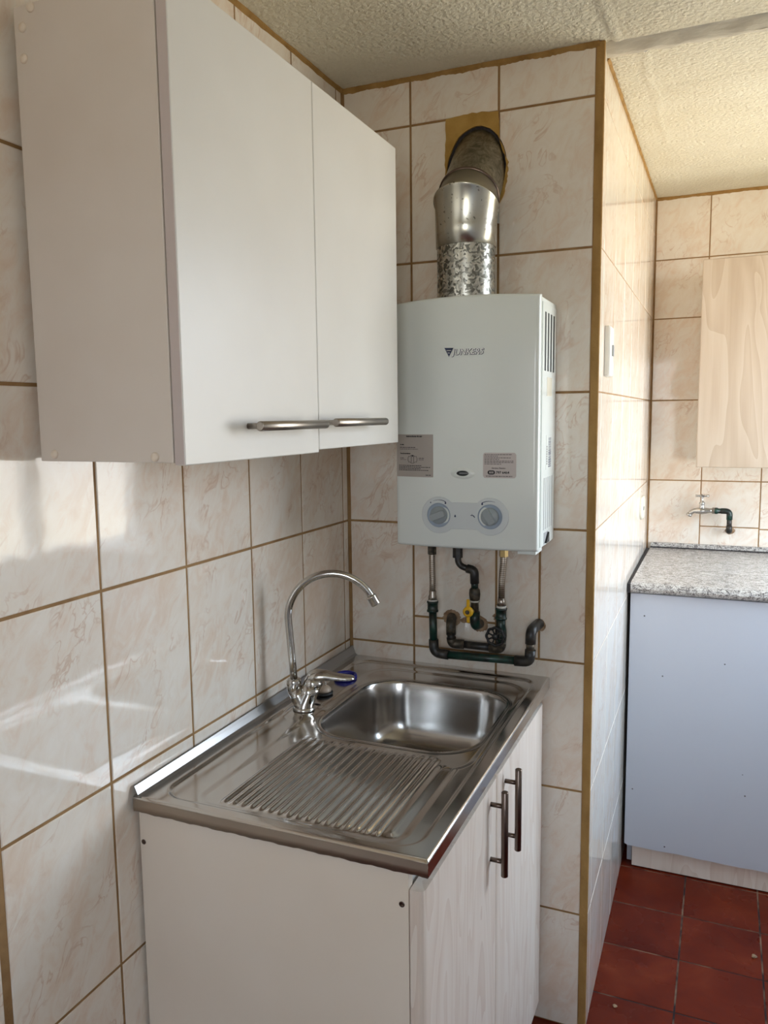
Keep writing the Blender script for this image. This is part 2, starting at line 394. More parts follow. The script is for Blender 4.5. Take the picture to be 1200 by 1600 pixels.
# left wall: x = 0, u runs along +y
ML = frame((0, 0, 0), (0, 1, 0), (0, 0, 1), (1, 0, 0))
wl = backing('wall_left', ML, REAR_Y, YB+.05, -.02, CEIL+.08, 'left wall of glossy cream veined tiles behind sink and cupboard')
ys = [-W_T*k for k in range(14, -1, -1)]+[YB-.004]
rects = []
for a, b in zip(ys, ys[1:]):
    for c, d in zip(ROWS, ROWS[1:]):
        bb = b-.009 if abs(b+5*W_T) < .01 else (b-.0012 if abs(b) < .001 else b)
        rects.append((a, bb, c, d))
lay_tiles(wl, ML, rects)
# wall behind the heater: y = YB, u runs along +x
MBk = frame((0, YB, 0), (1, 0, 0), (0, 0, 1), (0, -1, 0))
wb = backing('wall_back', MBk, -.05, X1-.003, -.02, CEIL+.08, 'short tiled wall carrying the water heater')
rects = []
xs = [.0025, .167, .368, .570]
for i, (a, b) in enumerate(zip(xs, xs[1:])):
    for j, (c, d) in enumerate(zip(ROWS, ROWS[1:])):
        if j == 3 and i == 1: rects += [(a, b, c, .951), (a, b, .951, d)]
        elif j == 3 and i == 2: rects += [(a, .467, c, d), (.467, b, c, d)]
        else: rects.append((a, b, c, d))
lay_tiles(wb, MBk, rects)
# side of the pier: from (X1, YB) to (.575, FAR_Y)
SA = Vector((X1, YB, 0)); SB = Vector((.575, FAR_Y, 0)); SU = (SB-SA).normalized(); SN = Vector((SU.y, -SU.x, 0))
MS = frame(SA, SU, (0, 0, 1), SN)
LS = (SB-SA).length
wsd = backing('wall_side', MS, .003, LS+.05, -.02, CEIL+.1, 'narrow bright tiled side of the pier beside the far kitchen')
us = [.002, .057, .26, .463, .666, .869, 1.072, 1.275, LS-.003]
ROWS_S = ROWS[:-1]+[2.215]
lay_tiles(wsd, MS, grid(us, ROWS_S), g=.0013)
# far wall
MF = frame((0, FAR_Y, 0), (1, 0, 0), (0, 0, 1), (0, -1, 0))
wf = backing('wall_far', MF, .50, ROOM_X+.05, -.02, 2.3, 'far cream tiled wall above the speckled worktop')
rows_f = [.585, .881, 1.1747, 1.471, 1.768, 1.978, 2.21]
xf = [.578, .761, .961, 1.161, 1.361, 1.561, ROOM_X]
rects = []
for i, (a, b) in enumerate(zip(xf, xf[1:])):
    for j, (c, d) in enumerate(zip(rows_f, rows_f[1:])):
        if j == 1 and i >= 1: rects += [(a, b, c, 1.006 - .004*(i > 1)), (a, b, 1.006 - .004*(i > 1), d)]
        else: rects.append((a, b, c, d))
lay_tiles(wf, MF, rects, g=.002)
# right wall with window opening, rear wall with an opening added for fill light (both outside the frame)
def holed(name, fn, a0, a1, b0, b1, hole, label):
    h0, h1, g0, g1 = hole; mb = MB()
    for r in ((a0, h0, b0, b1), (h1, a1, b0, b1), (h0, h1, b0, g0), (h0, h1, g1, b1)):
        pts = [(r[0], r[2]), (r[1], r[2]), (r[1], r[3]), (r[0], r[3])]
        mb.prism(pts, fn, 0, .10)
    return struct(mb.build(name, 'wall_paint'), label, 'wall')
holed('wall_right', lambda u, v, t: (ROOM_X+t, u, v), REAR_Y, FAR_Y+.06, -.02, 2.4, WIN, 'painted right wall with the bright window')
holed('wall_rear', lambda u, v, t: (u, REAR_Y-t, v), -.06, ROOM_X+.1, -.02, 2.4, WIN_FILL, 'painted rear wall with an added fill-light window')
def window(name, fn, hole, nm, label):
    a0, a1, b0, b1 = hole
    e_ = bpy.data.objects.new(name, None); COL.objects.link(e_); struct(e_, label, 'window')
    mb = MB(); f = .045
    mid = a0+(a1-a0)*nm
    for r in ((a0, a0+f, b0, b1), (a1-f, a1, b0, b1), (a0+f, a1-f, b0, b0+f), (a0+f, a1-f, b1-f, b1), (mid-.025, mid+.025, b0+f, b1-f)):
        mb.prism([(r[0], r[2]), (r[1], r[2]), (r[1], r[3]), (r[0], r[3])], fn, .02, .07)
    mb.build('window_frame', 'white_frame', e_)
    for r in ((a0+f, mid-.025), (mid+.025, a1-f)):
        MB().prism([(r[0], b0+f), (r[1], b0+f), (r[1], b1-f), (r[0], b1-f)], fn, .043, .047).build('pane', 'window_glass', e_)
window('window_1', lambda u, v, t: (ROOM_X+t, u, v), WIN, .46, 'white framed window in the right wall')
window('window_fill', lambda u, v, t: (u, REAR_Y-t, v), WIN_FILL, .5, 'unseen white framed window added in the rear wall for fill light')

# floor: dark base with red tiles
def make_floor():
    f = struct(MB().box(-.06, ROOM_X+.1, REAR_Y-.1, FAR_Y+.06, -.08, -.0012).build('floor', 'floor_grout'), 'dark red glazed floor tiles', 'floor')
    xs = [.0-.029, .171, .372, .573, .773, .974, 1.175, 1.376, 1.577, ROOM_X]
    ys_ = [REAR_Y]+[.17-.2*k for k in range(15, 0, -1)]+[.17, .37, .57, .77, .97, 1.17, FAR_Y]
    MFl = frame((0, 0, 0), (1, 0, 0), (0, 1, 0), (0, 0, 1))
    lay_tiles(f, MFl, grid(xs, ys_), m='floor_tile', g=.0021, wob=.0018)
# a tile mesh carries one material, so the floor gets its own cache
_c = dict(TILE_CACHE); TILE_CACHE.clear(); make_floor(); TILE_CACHE.clear(); TILE_CACHE.update(_c)

# ceilings: near part slightly lower edge, smooth step band, then the far part rising gently
def sheet(name, x0, x1, y0, y1, nx, ny, zf, m, label):
    mb = MB(); vsx = [[mb.bm.verts.new((x0+(x1-x0)*i/nx, y0+(y1-y0)*j/ny, zf(x0+(x1-x0)*i/nx, y0+(y1-y0)*j/ny))) for i in range(nx+1)] for j in range(ny+1)]
    for j in range(ny):
        for i in range(nx):
            f = mb.bm.faces.new((vsx[j][i], vsx[j][i+1], vsx[j+1][i+1], vsx[j+1][i])); f.smooth = True
    o = mb.build(name, m); 
    return struct(o, label, 'ceiling')
def wobn(x, y): return .0012*math.sin(23*x+3*math.sin(9*y))+.0010*math.sin(31*y+2*math.sin(17*x))
def ridge(d, w): return math.exp(-(d/w)**2)
def z_near(x, y):
    seam = .605+.006*math.sin(14*y)
    return CEIL+.4*wobn(x, y)-.004*ridge(x-seam, .006)+.003*ridge(x-seam+.011, .006)
def z_far(x, y):
    z = 2.149+(y-.06)*.036+.4*wobn(x, y)
    z += .0035*ridge(y-(.285+.03*(x-.7)+.004*math.sin(19*x)), .006)*(1 if x > .68 else 0)
    z -= .003*ridge(x-(.655+.004*math.sin(21*y)), .006)*(1 if y < .75 else .2)
    return z
YSTEP = .042
sheet('ceiling', -.05, ROOM_X+.05, REAR_Y-.05, YB+.012, 200, 150, z_near, 'ceiling', 'rough popcorn ceiling over the sink and heater')
sheet('ceiling.001', .55, ROOM_X+.05, .068, FAR_Y+.05, 160, 160, z_far, 'ceiling', 'brighter popcorn ceiling over the far kitchen')
mb = MB(); nx = 90; rows_ = []
for t, (yy, zz) in enumerate(((YB+.010, CEIL+.002), (.043, 2.1655), (.050, 2.158), (.058, 2.150), (.068, 2.1475), (.075, 2.152))):
    rows_.append([(.56+(ROOM_X+.05-.56)*i/nx, yy+.020*(i/nx)+.003*math.sin(.9*i+t)*(0 < t < 5), zz+.0015*math.sin(1.3*i+2*t)*(0 < t < 5)) for i in range(nx+1)])
mb.loft(rows_, close=False)
struct(mb.build('trim_1', 'ceiling_smooth'), 'smooth grey plaster step band across the ceiling', 'trim')
# slab above so that no daylight leaks past the ceilings
struct(MB().box(-.06, ROOM_X+.1, REAR_Y-.1, FAR_Y+.06, 2.30, 2.36).build('ceiling.002', 'wall_paint'), 'slab above the ceilings', 'ceiling')

# ochre filler beads along the wall/ceiling joints, ochre strip down the pier corner
def bead(name, p0, p1, out, h, label, zslope=0):
    p0, p1, out = Vector(p0), Vector(p1), Vector(out); n = 110; mb = MB(); rings = []
    rnd = random.Random(int(name[-1]))
    for i in range(n+1):
        p = p0.lerp(p1, i/n); hh = h*(1+.12*math.sin(i*.37)+.22*(rnd.random()-.5)); d = .004+.0015*rnd.random()
        rings.append([p+Vector((0, 0, .004)), p+out*d+Vector((0, 0, .003)), p+out*d*.9+Vector((0, 0, -hh*.6)), p+Vector((0, 0, -hh))])
    mb.loft(rings, True, True, True, smooth=False)
    return struct(mb.build(name, 'ochre_filler'), label, 'trim')
bead('trim_2', (0, -2.2, CEIL), (0, YB, CEIL), (1, 0, 0), .009, 'ochre filler bead along the left wall and ceiling')
bead('trim_3', (0, YB, CEIL), (X1-.01, YB, CEIL), (0, -1, 0), .010, 'ochre filler bead above the heater wall')
bead('trim_4', (SA.x, .07, 2.149), (SB.x, FAR_Y, 2.198), tuple(SN), .007, 'ochre filler bead above the pier side')
bead('trim_5', (.578, FAR_Y, 2.198), (ROOM_X, FAR_Y, 2.198), (0, -1, 0), .009, 'ochre filler bead above the far wall')
mb = MB(); rings = []; rnd = random.Random(3)
for i in range(71):
    z = CEIL*i/70; j = .0012*math.sin(i*1.1)+.001*(rnd.random()-.5)
    rings.append([(.5685+j, YB+.004, z), (.569+j, YB-.0012, z), (.5845, YB-.0014, z), (.5862, YB, z), (.5862, YB+.004+j, z)])
mb.loft(rings, True, True, True, smooth=False)
struct(mb.build('trim_6', 'ochre_filler'), 'ochre filler strip down the corner of the pier', 'trim')
mb = MB(); rings = []
for i in range(41):
    z = .82+(CEIL-.83)*i/40; j = .0012*math.sin(i*1.7)
    rings.append([(-.001, YB-.004+j*.5, z), (.0015+j*.5, YB-.002, z), (.006+j, YB+.001, z), (-.001, YB+.002, z)])
mb.loft(rings, True, True, True, smooth=False)
struct(mb.build('trim_7', 'grout'), 'brown grout line in the corner behind the tap', 'trim')

# ------------------------------------------------------------------ handles
def bar_handle(parent, p0, p1, out, dist, r, m, name='handle', inset=.03, pr=.0042):
    """bar from p0 to p1 (bar axis), posts going back along -out by dist"""
    p0, p1, out = Vector(p0), Vector(p1), Vector(out); d = (p1-p0).normalized(); mb = MB()
    ch = r*.18
    mb.tube([p0, p0+d*ch, p1-d*ch, p1], [r-ch, r, r, r-ch], 20)
    for q in (p0+d*inset, p1-d*inset): mb.tube([q-out*dist, q-out*r*.3], pr, 14)
    return mb.build(name, m, parent)

# ------------------------------------------------------------------ wall cupboard (white, two doors)
def wall_cupboard():
    y0, y1, z0, z1, xb, xc = -.920, -.245, 1.372, 1.928, .012, .224
    t = thing('wall_cupboard', 'large white two-door wall cupboard hung on the left wall beside the heater', 'cabinet', (xb, y0, z0))
    MB().box(xb, xc, y0, y0+.015, z0, z1, .0012).build('side_panel', 'cabinet_side', t)
    MB().box(xb, xc, y1-.015, y1, z0, z1, .0012).build('side_panel', 'white_melamine', t)
    MB().box(xb, xc, y0+.0155, y1-.0155, z0+.003, z0+.018).build('bottom_panel', 'cabinet_side', t)
    MB().box(xb, xc, y0+.0155, y1-.0155, z1-.016, z1-.001).build('top_panel', 'white_melamine', t)
    MB().box(xb, xb+.004, y0+.0155, y1-.0155, z0+.0185, z1-.0165).build('back_panel', 'white_melamine', t)
    ym = -.577
    MB().box(xc+.0004, xc+.0032, y0+.004, y1-.004, z0+.004, z1-.004).build('gap_shadow_strip', 'dark_gap', t)  # dark sheet, paints the shadow in the gap behind the doors
    doors = [(y0-.001, ym-.001, z0-.003), (ym+.001, y1+.002, z0+.0015)]
    for i, (a, b, zz) in enumerate(doors):
        d = MB().box(xc+.0035, xc+.018, a, b, zz, z1, .0015).build('door', 'white_melamine', t)
        # darker edge band on the door edge that faces the viewer
        if i == 0: MB().box(xc+.0038, xc+.0172, a-.0008, a-.0001, zz+.001, z1-.001).build('edge_band', 'edge_band', d)
        hy = ((-.797, -.607), (-.573, -.372))[i]; hz = (1.414, 1.416)[i]
        bar_handle(d, (xc+.046, hy[0], hz), (xc+.046, hy[1], hz), (1, 0, 0), .028, .0066, 'brushed_nickel', inset=.016)
    for (x, z) in ((.041, 1.922), (.0265, 1.902), (.0255, 1.866), (.036, 1.381), (.197, 1.379)):
        MB().lathe([(.0058, 0), (.0058, .0014), (.0046, .0028), (.0, .0031)], (x, y0, z), (0, -1, 0), 20, False).build('screw_cap', 'panel_beige', t)
wall_cupboard()

# ------------------------------------------------------------------ sink base cabinet
def sink_cabinet():
    y0, y1, zt = -.764, .022, .8125
    t = thing('sink_cabinet', 'white sided sink cabinet with two pale wood doors under the steel sink', 'cabinet', (.02, y0, 0))
    MB().box(.006, .462, y0, y0+.016, 0.001, zt, .001).build('side_panel', 'panel_beige', t)
    MB().box(.006, .462, y1-.016, y1, 0.001, zt, .001).build('side_panel', 'cabinet_side', t)
    MB().box(.006, .462, y0+.0165, y1-.0165, .075, .091).build('bottom_panel', 'white_melamine', t)
    MB().box(.442, .458, y0+.0165, y1-.0165, zt-.06, zt-.001).build('top_rail', 'white_melamine', t)
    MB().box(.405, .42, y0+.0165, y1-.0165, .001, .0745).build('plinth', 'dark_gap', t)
    ym = -.386
    for i, (a, b) in enumerate(((y0-.001, ym-.0012), (ym+.0012, y1-.018))):
        # door slab with rounded front edges
        mb = MB().box(.464, .4845, a, b, .072, .7885, .0105, 5,
                      lambda c, e: c.x > .484 and abs(e.verts[0].co.z-e.verts[1].co.z) > .1)
        for f in mb.bm.faces: f.smooth = False
        d = mb.build('door', 'pale_wood', t)
        hy = (-.431, -.333)[i]; za, zb = ((.628, .783), (.624, .782))[i]
        bar_handle(d, (.5095, hy, za), (.5095, hy, zb), (1, 0, 0), .025, .0062, 'dark_nickel', inset=.027)
    for (x, z) in ((.013, .762), (.452, .764)):
        MB().lathe([(.0042, -.0005), (.0042, .0006), (.003, .0009), (.0016, .0002), (.0, .0001)], (x, y0, z), (0, -1, 0), 14, False).build('screw', 'dark_nickel', t)
sink_cabinet()

# ------------------------------------------------------------------ steel sink with drainboard
SX0, SX1, SY0, SY1, SZ = .002, .493, -.772, .0275, .840
BAS = (.118, .448, -.436, -.088)
def sstep(a, b, x):
    t = max(0., min(1., (x-a)/(b-a))); return t*t*(3-2*t)
def rr_sdf(x, y, r, rad):
    cx, cy = (r[0]+r[1])/2, (r[2]+r[3])/2; hx, hy = (r[1]-r[0])/2-rad, (r[3]-r[2])/2-rad
    qx, qy = abs(x-cx)-hx, abs(y-cy)-hy
    return math.hypot(max(qx, 0), max(qy, 0))+min(max(qx, qy), 0)-rad
def deck_z(x, y):
    z = SZ-.0045*sstep(.004, -.005, rr_sdf(x, y, (.036, .468, -.750, .002), .04))
    di = min(rr_sdf(x, y, (.096, .438, -.738, -.40), .03), rr_sdf(x, y, (.094, .456, -.50, -.03), .06))
    z -= .0020*sstep(.007, -.007, di)
    z += .0045*sstep(.050, .026, math.hypot(x-.073, y+.346))*(1 if x > .036 else sstep(.030, .042, x))
    z = min(z, SZ)
    n = 17; x0, pit = .1385, .0162
    # ribs run front to back
    if .12 < x < .43 and -.745 < y < -.44:
        u = (x-x0)/pit
        if -.5 <= u <= n-.5:
            prof = (.5+.5*math.cos(2*PI*u))
            endf = sstep(-.733, -.718, y)*sstep(-.448, -.480, y)
            z += .0032*prof*endf
        xr = x0+pit*(n-.2)
        z += .0030*sstep(.016, .0, abs(x-xr-.006))*sstep(-.730, -.712, y)*sstep(-.47, -.50, y)
    return z
def basin_ring(inset, dz, n=10):
    x0, x1, y0, y1 = BAS; r = max(.03, .088-inset*.6)
    return [(px, py, SZ-.0065+dz) for px, py in rrect(x0+inset, x1-inset, y0+inset, y1-inset, r, n)]
def steel_sink():
    t = thing('kitchen_sink', 'stainless steel sink with ribbed drainboard and one rounded basin', 'sink', (SX0, SY0, .815))
    nx, ny = 400, 380
    mb = MB(); bm = mb.bm
    xs = [SX0+.0005+(SX1-SX0-.0005)*i/nx for i in range(nx+1)]; ys_ = [SY0+(SY1-SY0)*j/ny for j in range(ny+1)]
    # rounded outer edges: soften last millimetres of front and near edge
    def zz(x, y):
        z = deck_z(x, y)
        for d in (SX1-x, y-SY0):
            if d < .004: z -= .004-math.sqrt(max(0, .004**2-(.004-d)**2))
        return z
    V = {}
    def vert(i, j):
        if (i, j) not in V: V[i, j] = bm.verts.new((xs[i], ys_[j], zz(xs[i], ys_[j])))
        return V[i, j]
    for j in range(ny):
        for i in range(nx):
            cx, cy = (xs[i]+xs[i+1])/2, (ys_[j]+ys_[j+1])/2
            if rr_sdf(cx, cy, BAS, .088) < -.004: continue
            f = bm.faces.new((vert(i, j), vert(i+1, j), vert(i+1, j+1), vert(i, j+1))); f.smooth = True
    mb.build('drainboard_deck', 'stainless', t)
    # aprons: front edge and the near end, folded down
    zb = SZ-.0245
    mb = MB(); 
    mb.loft([[(SX1+.0002, SY0, SZ-.0042), (SX1+.0002, SY1, SZ-.0042)], [(SX1+.0002, SY0, zb), (SX1+.0002, SY1, zb)], [(SX1-.008, SY0+.001, zb-.0005), (SX1-.008, SY1, zb-.0005)]], close=False, smooth=False)
    mb.build('front_apron', 'stainless', t)
    mb = MB(); rings = []
    for k in range(61):
        x = SX0+.001+(SX1-SX0-.001)*k/60; wv = .0006*math.sin(k*.9)+.0005*math.sin(k*2.3)
        rings.append([(x, SY0-.0002, SZ-.0042), (x, SY0-.0002+wv*.3, SZ-.014), (x, SY0-.0002, zb+wv), (x, SY0+.006, zb-.0005)])
    mb.loft(rings, close=False, smooth=True); mb.build('end_apron', 'dirty_steel', t)
    # upstand against the tiles
    mb = MB()
    mb.loft([[(SX0+.0005, SY0+.001, SZ+.016), (SX0+.0005, SY1, SZ+.022)], [(SX0+.002, SY0+.001, SZ+.017), (SX0+.002, SY1, SZ+.023)],
             [(SX0+.004, SY0+.001, SZ+.016), (SX0+.004, SY1, SZ+.022)], [(SX0+.010, SY0+.001, SZ+.003), (SX0+.010, SY1, SZ+.004)], [(SX0+.016, SY0+.001, SZ-.0004), (SX0+.016, SY1, SZ-.0004)],
             [(SX0+.0005, SY0+.001, SZ-.001), (SX0+.0005, SY1, SZ-.001)]], close=False, smooth=False)
    mb.build('wall_upstand', 'upstand_steel', t)
    # basin
    prof = [(-.007, .0003), (-.003, .0010), (0, .0006), (.0035, -.003), (.0055, -.009), (.009, -.04), (.014, -.085), (.019, -.105), (.028, -.122), (.042, -.132), (.062, -.136), (.10, -.138), (.135, -.139)]
    mb = MB(); mb.loft([basin_ring(i, dz) for i, dz in prof], True, False, True); b = mb.build('basin', 'basin_steel', t)
    MB().lathe([(.038, .001), (.036, .003), (.030, .001), (.0, -.001)], (.283, -.262, SZ-.0065-.139), (0, 0, 1), 32, False).build('drain', 'chrome', b)
steel_sink()

# ------------------------------------------------------------------ mixer tap
def mixer_tap():
    ph = math.radians(21); u = Vector((math.cos(ph), math.sin(ph), 0)); Z = Vector((0, 0, 1)); s_ = u.cross(Z)
    B = Vector((.073, -.346, SZ+.0006))
    t = thing('mixer_tap', 'chrome swan-neck mixer tap with lever on the steel sink', 'tap', tuple(B))
    # body: narrow foot spreading into two branches
    mb = MB(); mb.lathe([(.0225, 0), (.0228, .0025), (.0215, .005), (.0195, .007)], B, (0, 0, 1), 32)
    mb.tube([B+Z*.001, B+Z*.006, B-u*.004+Z*.015, B-u*.011+Z*.028, B-u*.0185+Z*.042], [.0195, .0195, .0182, .0165, .0148], 28)
    mb.tube([B+Z*.001, B+Z*.007, B+u*.003+Z*.017, B+u*.010+Z*.034, B+u*.018+Z*.050], [.0200, .0200, .0192, .0188, .0186], 28)
    rings = []
    for h, c, a, b in ((.006, 0, .0190, .0180), (.016, .0, .0215, .0165), (.028, -.001, .0245, .0140), (.036, -.001, .0230, .0110)):
        rings.append([B+Z*h+u*(c+a*math.cos(x))+s_*b*math.sin(x) for x in [2*PI*i/32 for i in range(32)]])
    mb.loft(rings, True, True, True); body = mb.build('body', 'chrome', t)
    C0 = B-u*.0190+Z*.0500
    MB().lathe([(.0142, -.011), (.0150, -.0095), (.0150, .010), (.0138, .0125), (.0112, .0140), (.0075, .0145)], C0, (0, 0, 1), 28).build('spout_collar', 'chrome', t)
    # spout: stem leaning slightly back, then arc
    R = .0885; lean = -u*.0085
    P0 = C0+Z*.012; P1 = P0+Z*.127+lean
    cc = P1+u*R
    path = [P0, P0.lerp(P1, .33), P0.lerp(P1, .66)]+[cc-u*R*math.cos(a)+Z*R*math.sin(a) for a in [math.radians(153)*i/30 for i in range(31)]]
    MB().tube(path, .0074, 20).build('spout', 'chrome', t)
    E0 = path[-1]; d = (path[-1]-path[-2]).normalized()
    MB().lathe([(.0088, -.003), (.0105, -.0015), (.0105, .0), (.0098, .001), (.0098, .016), (.009, .018), (.007, .0175), (.006, .014)], E0-d*.001, tuple(d), 24).build('aerator', 'chrome', t)
    # cartridge dome and lever
    ax = (Z*.92+u*.38).normalized(); K0 = B+u*.0175+Z*.0485
    MB().lathe([(.0180, -.002), (.0190, .0), (.0190, .008), (.0172, .015), (.010, .0195), (.0, .0205)], K0, tuple(ax), 32).build('cartridge_cap', 'chrome', t)
    L0 = B+u*.011+Z*.068
    mb = MB(); rings = []
    for q, dz, wd, th in ((-.004, -.003, .007, .005), (.001, -.001, .015, .010), (.016, .002, .0185, .0125), (.034, .002, .016, .0105), (.055, -.001, .0135, .0075), (.075, -.003, .013, .006), (.086, -.0035, .012, .005), (.092, -.004, .007, .003)):
        c = L0+u*q+Z*dz
        rings.append([c+s_*wd*math.cos(x)+Z*th*math.sin(x) for x in [2*PI*i/20 for i in range(20)]])
    mb.loft(rings, True, True, True); mb.build('lever', 'chrome', t)
mixer_tap()
# blue ring and plug on the deck
mb = MB(); mb.lathe([(.0195, .0), (.0260, .0), (.0268, .004), (.0250, .0105), (.0205, .0105), (.0195, .005), (.0195, .0)], (.0635, -.134, SZ-.0040), (0, 0, 1), 40, False)
tag(mb.build('bottle_cap_ring', 'blue_plastic'), 'dark blue plastic ring lying on the sink behind the tap lever', 'ring')
def plug():
    t = thing('sink_plug', 'beige sink plug with black rubber rim beside the tap', 'plug', (.064, -.243, SZ-.0040))
    MB().lathe([(.017, 0), (.0195, .001), (.0205, .0045), (.019, .006), (.015, .0065)], (.064, -.243, SZ-.0040), (0, 0, 1), 32).build('rubber_rim', 'black_rubber', t)
    MB().lathe([(.0165, .0068), (.016, .0115), (.012, .0165), (.006, .019), (.0, .0195)], (.064, -.243, SZ-.0040), (0, 0, 1), 32).build('dome', 'beige_plastic', t)
    MB().tube([Vector((.064, -.243, SZ+.0195))+Vector((math.cos(a)*.0055, 0, math.sin(a)*.0055)) for a in [2*PI*i/20 for i in range(21)]], .0012, 8).build('pull_ring', 'chrome', t)
plug()

# ------------------------------------------------------------------ gas water heater
HX0, HX1, HYF, HZ0, HZ1 = .190, .4965, -.128, 1.150, 1.6575
def front_y(x):                                   # bowed front cover
    t = (x-HX0)/(HX1-HX0)
    if t < .28: return HYF-.0135*math.sin(t/.28*PI/2)**1.0
    return HYF-.0135-.003*math.sin((t-.28)/.72*PI)+.009*((t-.28)/.72)**2.2
def on_front(x, z, off=.0004): return Vector((x, front_y(x)-off, z))
def front_patch(pts, off0, off1, mb=None):
    """polygon in (x,z) laid on the bowed cover as a thin raised plate, split in columns so it follows the bow"""
    mb = mb or MB()
    mb.prism(pts, lambda u, v, t: (u, front_y(u)-t, v), off0, off1); return mb
def strip_plate(x0, x1, z0, z1, off, name, m, parent, n=8, r=0.):
    mb = MB(); rings = []
    for i in range(n+1):
        x = x0+(x1-x0)*i/n
        ins = 0.
        if r:
            d = min(x-x0, x1-x)
            if d < r: ins = r-math.sqrt(max(0, r*r-(r-d)**2))
        y = front_y(x)
        rings.append([(x, y+.0002, z0+ins), (x, y-off, z0+ins), (x, y-off, z1-ins), (x, y+.0002, z1-ins)])
    mb.loft(rings, True, True, True, smooth=False); return mb.build(name, m, parent)
def water_heater():
    t = thing('water_heater', 'white gas water heater hung on the tiled wall above the sink', 'water heater', ((HX0+HX1)/2, YB, HZ0))
    yb = YB-.004
    MB().box(HX0+.003, HX1-.0005, HYF+.004, yb, HZ0+.004, HZ1-.004).build('casing', 'heater_enamel', t)
    # bowed front cover with rolled edges
    mb = MB(); rings = []; n = 40
    zs = [(HZ0, .006), (HZ0+.0015, .002), (HZ0+.006, 0)]+[(HZ0+.006+(HZ1-HZ0-.012)*k/4, 0) for k in (1, 2, 3)]+[(HZ1-.006, 0), (HZ1-.0015, .002), (HZ1, .006)]
    for z, ins in zs:
        r = [(HX0+.0005, HYF+.011, z)]
        r += [(HX0, HYF+.006+ins, z), (HX0+.001, HYF+.0015+ins, z)]
        r += [(HX0+.003+(HX1-HX0-.006)*i/n, front_y(HX0+.003+(HX1-HX0-.006)*i/n)+ins, z) for i in range(n+1)]
        r += [(HX1-.0008, front_y(HX1)+.0022+ins, z), (HX1, front_y(HX1)+.006+ins, z), (HX1, HYF+.011, z)]
        if z > HZ0+.3:
            r = [(x, y, zz+.006*(z-HZ0-.3)/(HZ1-HZ0-.3)*math.sin(PI*min(1, max(0, (x-HX0)/(HX1-HX0))))) for x, y, zz in r]
        rings.append(r)
    mb.loft(rings, True, True, True); fc = mb.build('front_cover', 'heater_enamel', t)
    MB().lathe([(.0585, 0), (.0585, .0095)], (.3215, -.052, HZ1-.0038), (0, 0, 1), 40).build('flue_socket', 'dull_sheet', t)
    # right flank with louvres
    fl = MB().box(HX1-.0004, HX1+.0012, HYF+.016, yb-.002, HZ0+.006, HZ1-.012, .0005, 1).build('side_panel', 'heater_enamel', t)
    for k in range(4):
        y = -.092+.0275*k
        MB().box(HX1+.0004, HX1+.0018, y, y+.012, 1.512, 1.628, .0006, 2).build('vent_slot', 'slot_dark', fl)
    for k in range(5):
        y = -.086+.0195*k
        MB().box(HX1+.0004, HX1+.0018, y, y+.0065, 1.188, 1.296, .0006, 2).build('vent_slot', 'switch_grey', fl)
    lb = MB().box(HX1+.0012, HX1+.0016, -.068, -.014, 1.312, 1.382).build('barcode_label', 'heater_enamel', fl)
    mb = MB(); rnd = random.Random(5); z = 1.316
    while z < 1.376:
        h = rnd.choice((.0008, .0016, .0024)); mb.box(HX1+.0016, HX1+.0019, -.045, -.020, z, z+h); z += h+rnd.choice((.001, .0018))
    mb.build('barcode', 'print_navy', fl)
    mb = MB(); z = 1.322
    while z < 1.36: mb.box(HX1+.0016, HX1+.0019, -.063, -.057, z, z+.0035); z += .005
    mb.build('label_print', 'print_grey', fl)
    MB().box(HX1+.001, HX1+.0016, -.066, -.018, 1.462, 1.500).build('seal_sticker', 'outlet_cream', fl)
    sw = MB().box(HX1+.0004, HX1+.002, -.080, -.040, 1.158, 1.182, .0006).build('power_switch', 'switch_grey', fl)
    mb = MB().prism([(-.075, 1.160), (-.045, 1.160), (-.045, 1.180)], lambda a, b, c: (HX1+c, a, b), .0015, .006); mb.build('rocker', 'black_rubber', sw)
    # bracket under the casing
    MB().box(.452, .490, -.118, -.06, HZ0-.0085, HZ0+.0035, .001).build('bottom_bracket', 'heater_enamel', t)
    # badge: blue triangle and lettering
    front_patch([(.3045, 1.5612), (.3235, 1.5605), (.3140, 1.5430)], .0002, .0014).build('badge_triangle', 'badge_navy', fc)
    for k in (0, 1):
        zz = 1.5560-.0048*k
        front_patch([(.3090+.0026*k, zz), (.3190-.0026*k, zz-.0003), (.3186-.0026*k, zz-.0010), (.3094+.0026*k, zz-.0008)], .0014, .0017).build('badge_line', 'badge_silver', fc)
    xm = .3535; sl = (front_y(xm+.02)-front_y(xm-.02))/.04
    U = Vector((1, sl, 0)).normalized(); Nn = Vector((U.y, -U.x, 0)); Vv = Vector((0, 0, 1))
    M4 = frame(on_front(xm, 1.5512, .0004)+Vector((.0004, 0, -.0003)), U, Vv, Nn)
    text_obj('badge_lettering_edge', 'JUNKERS', .0158, 'badge_navy', fc, M4, .0002, shear=.22, spacing=1.03, offset=.00070)
    M4 = frame(on_front(xm, 1.5512, .0012), U, Vv, Nn)
    text_obj('badge_lettering', 'JUNKERS', .0158, 'badge_silver', fc, M4, .0004, shear=.22, spacing=1.03, offset=.00005)
    # instruction label, lower left
    lab = strip_plate(.1925, .2785, 1.2975, 1.3865, .0005, 'instruction_label', 'silver_label', fc, 12)
    def tx(name, body, x, z, size, m='print_black', par=lab, **kw):
        s2 = (front_y(x+.01)-front_y(x-.01))/.02; U2 = Vector((1, s2, 0)).normalized()
        text_obj(name, body, size, m, par, frame(on_front(x, z, .0013), U2, Vv, Vector((U2.y, -U2.x, 0))), .0002, **kw)
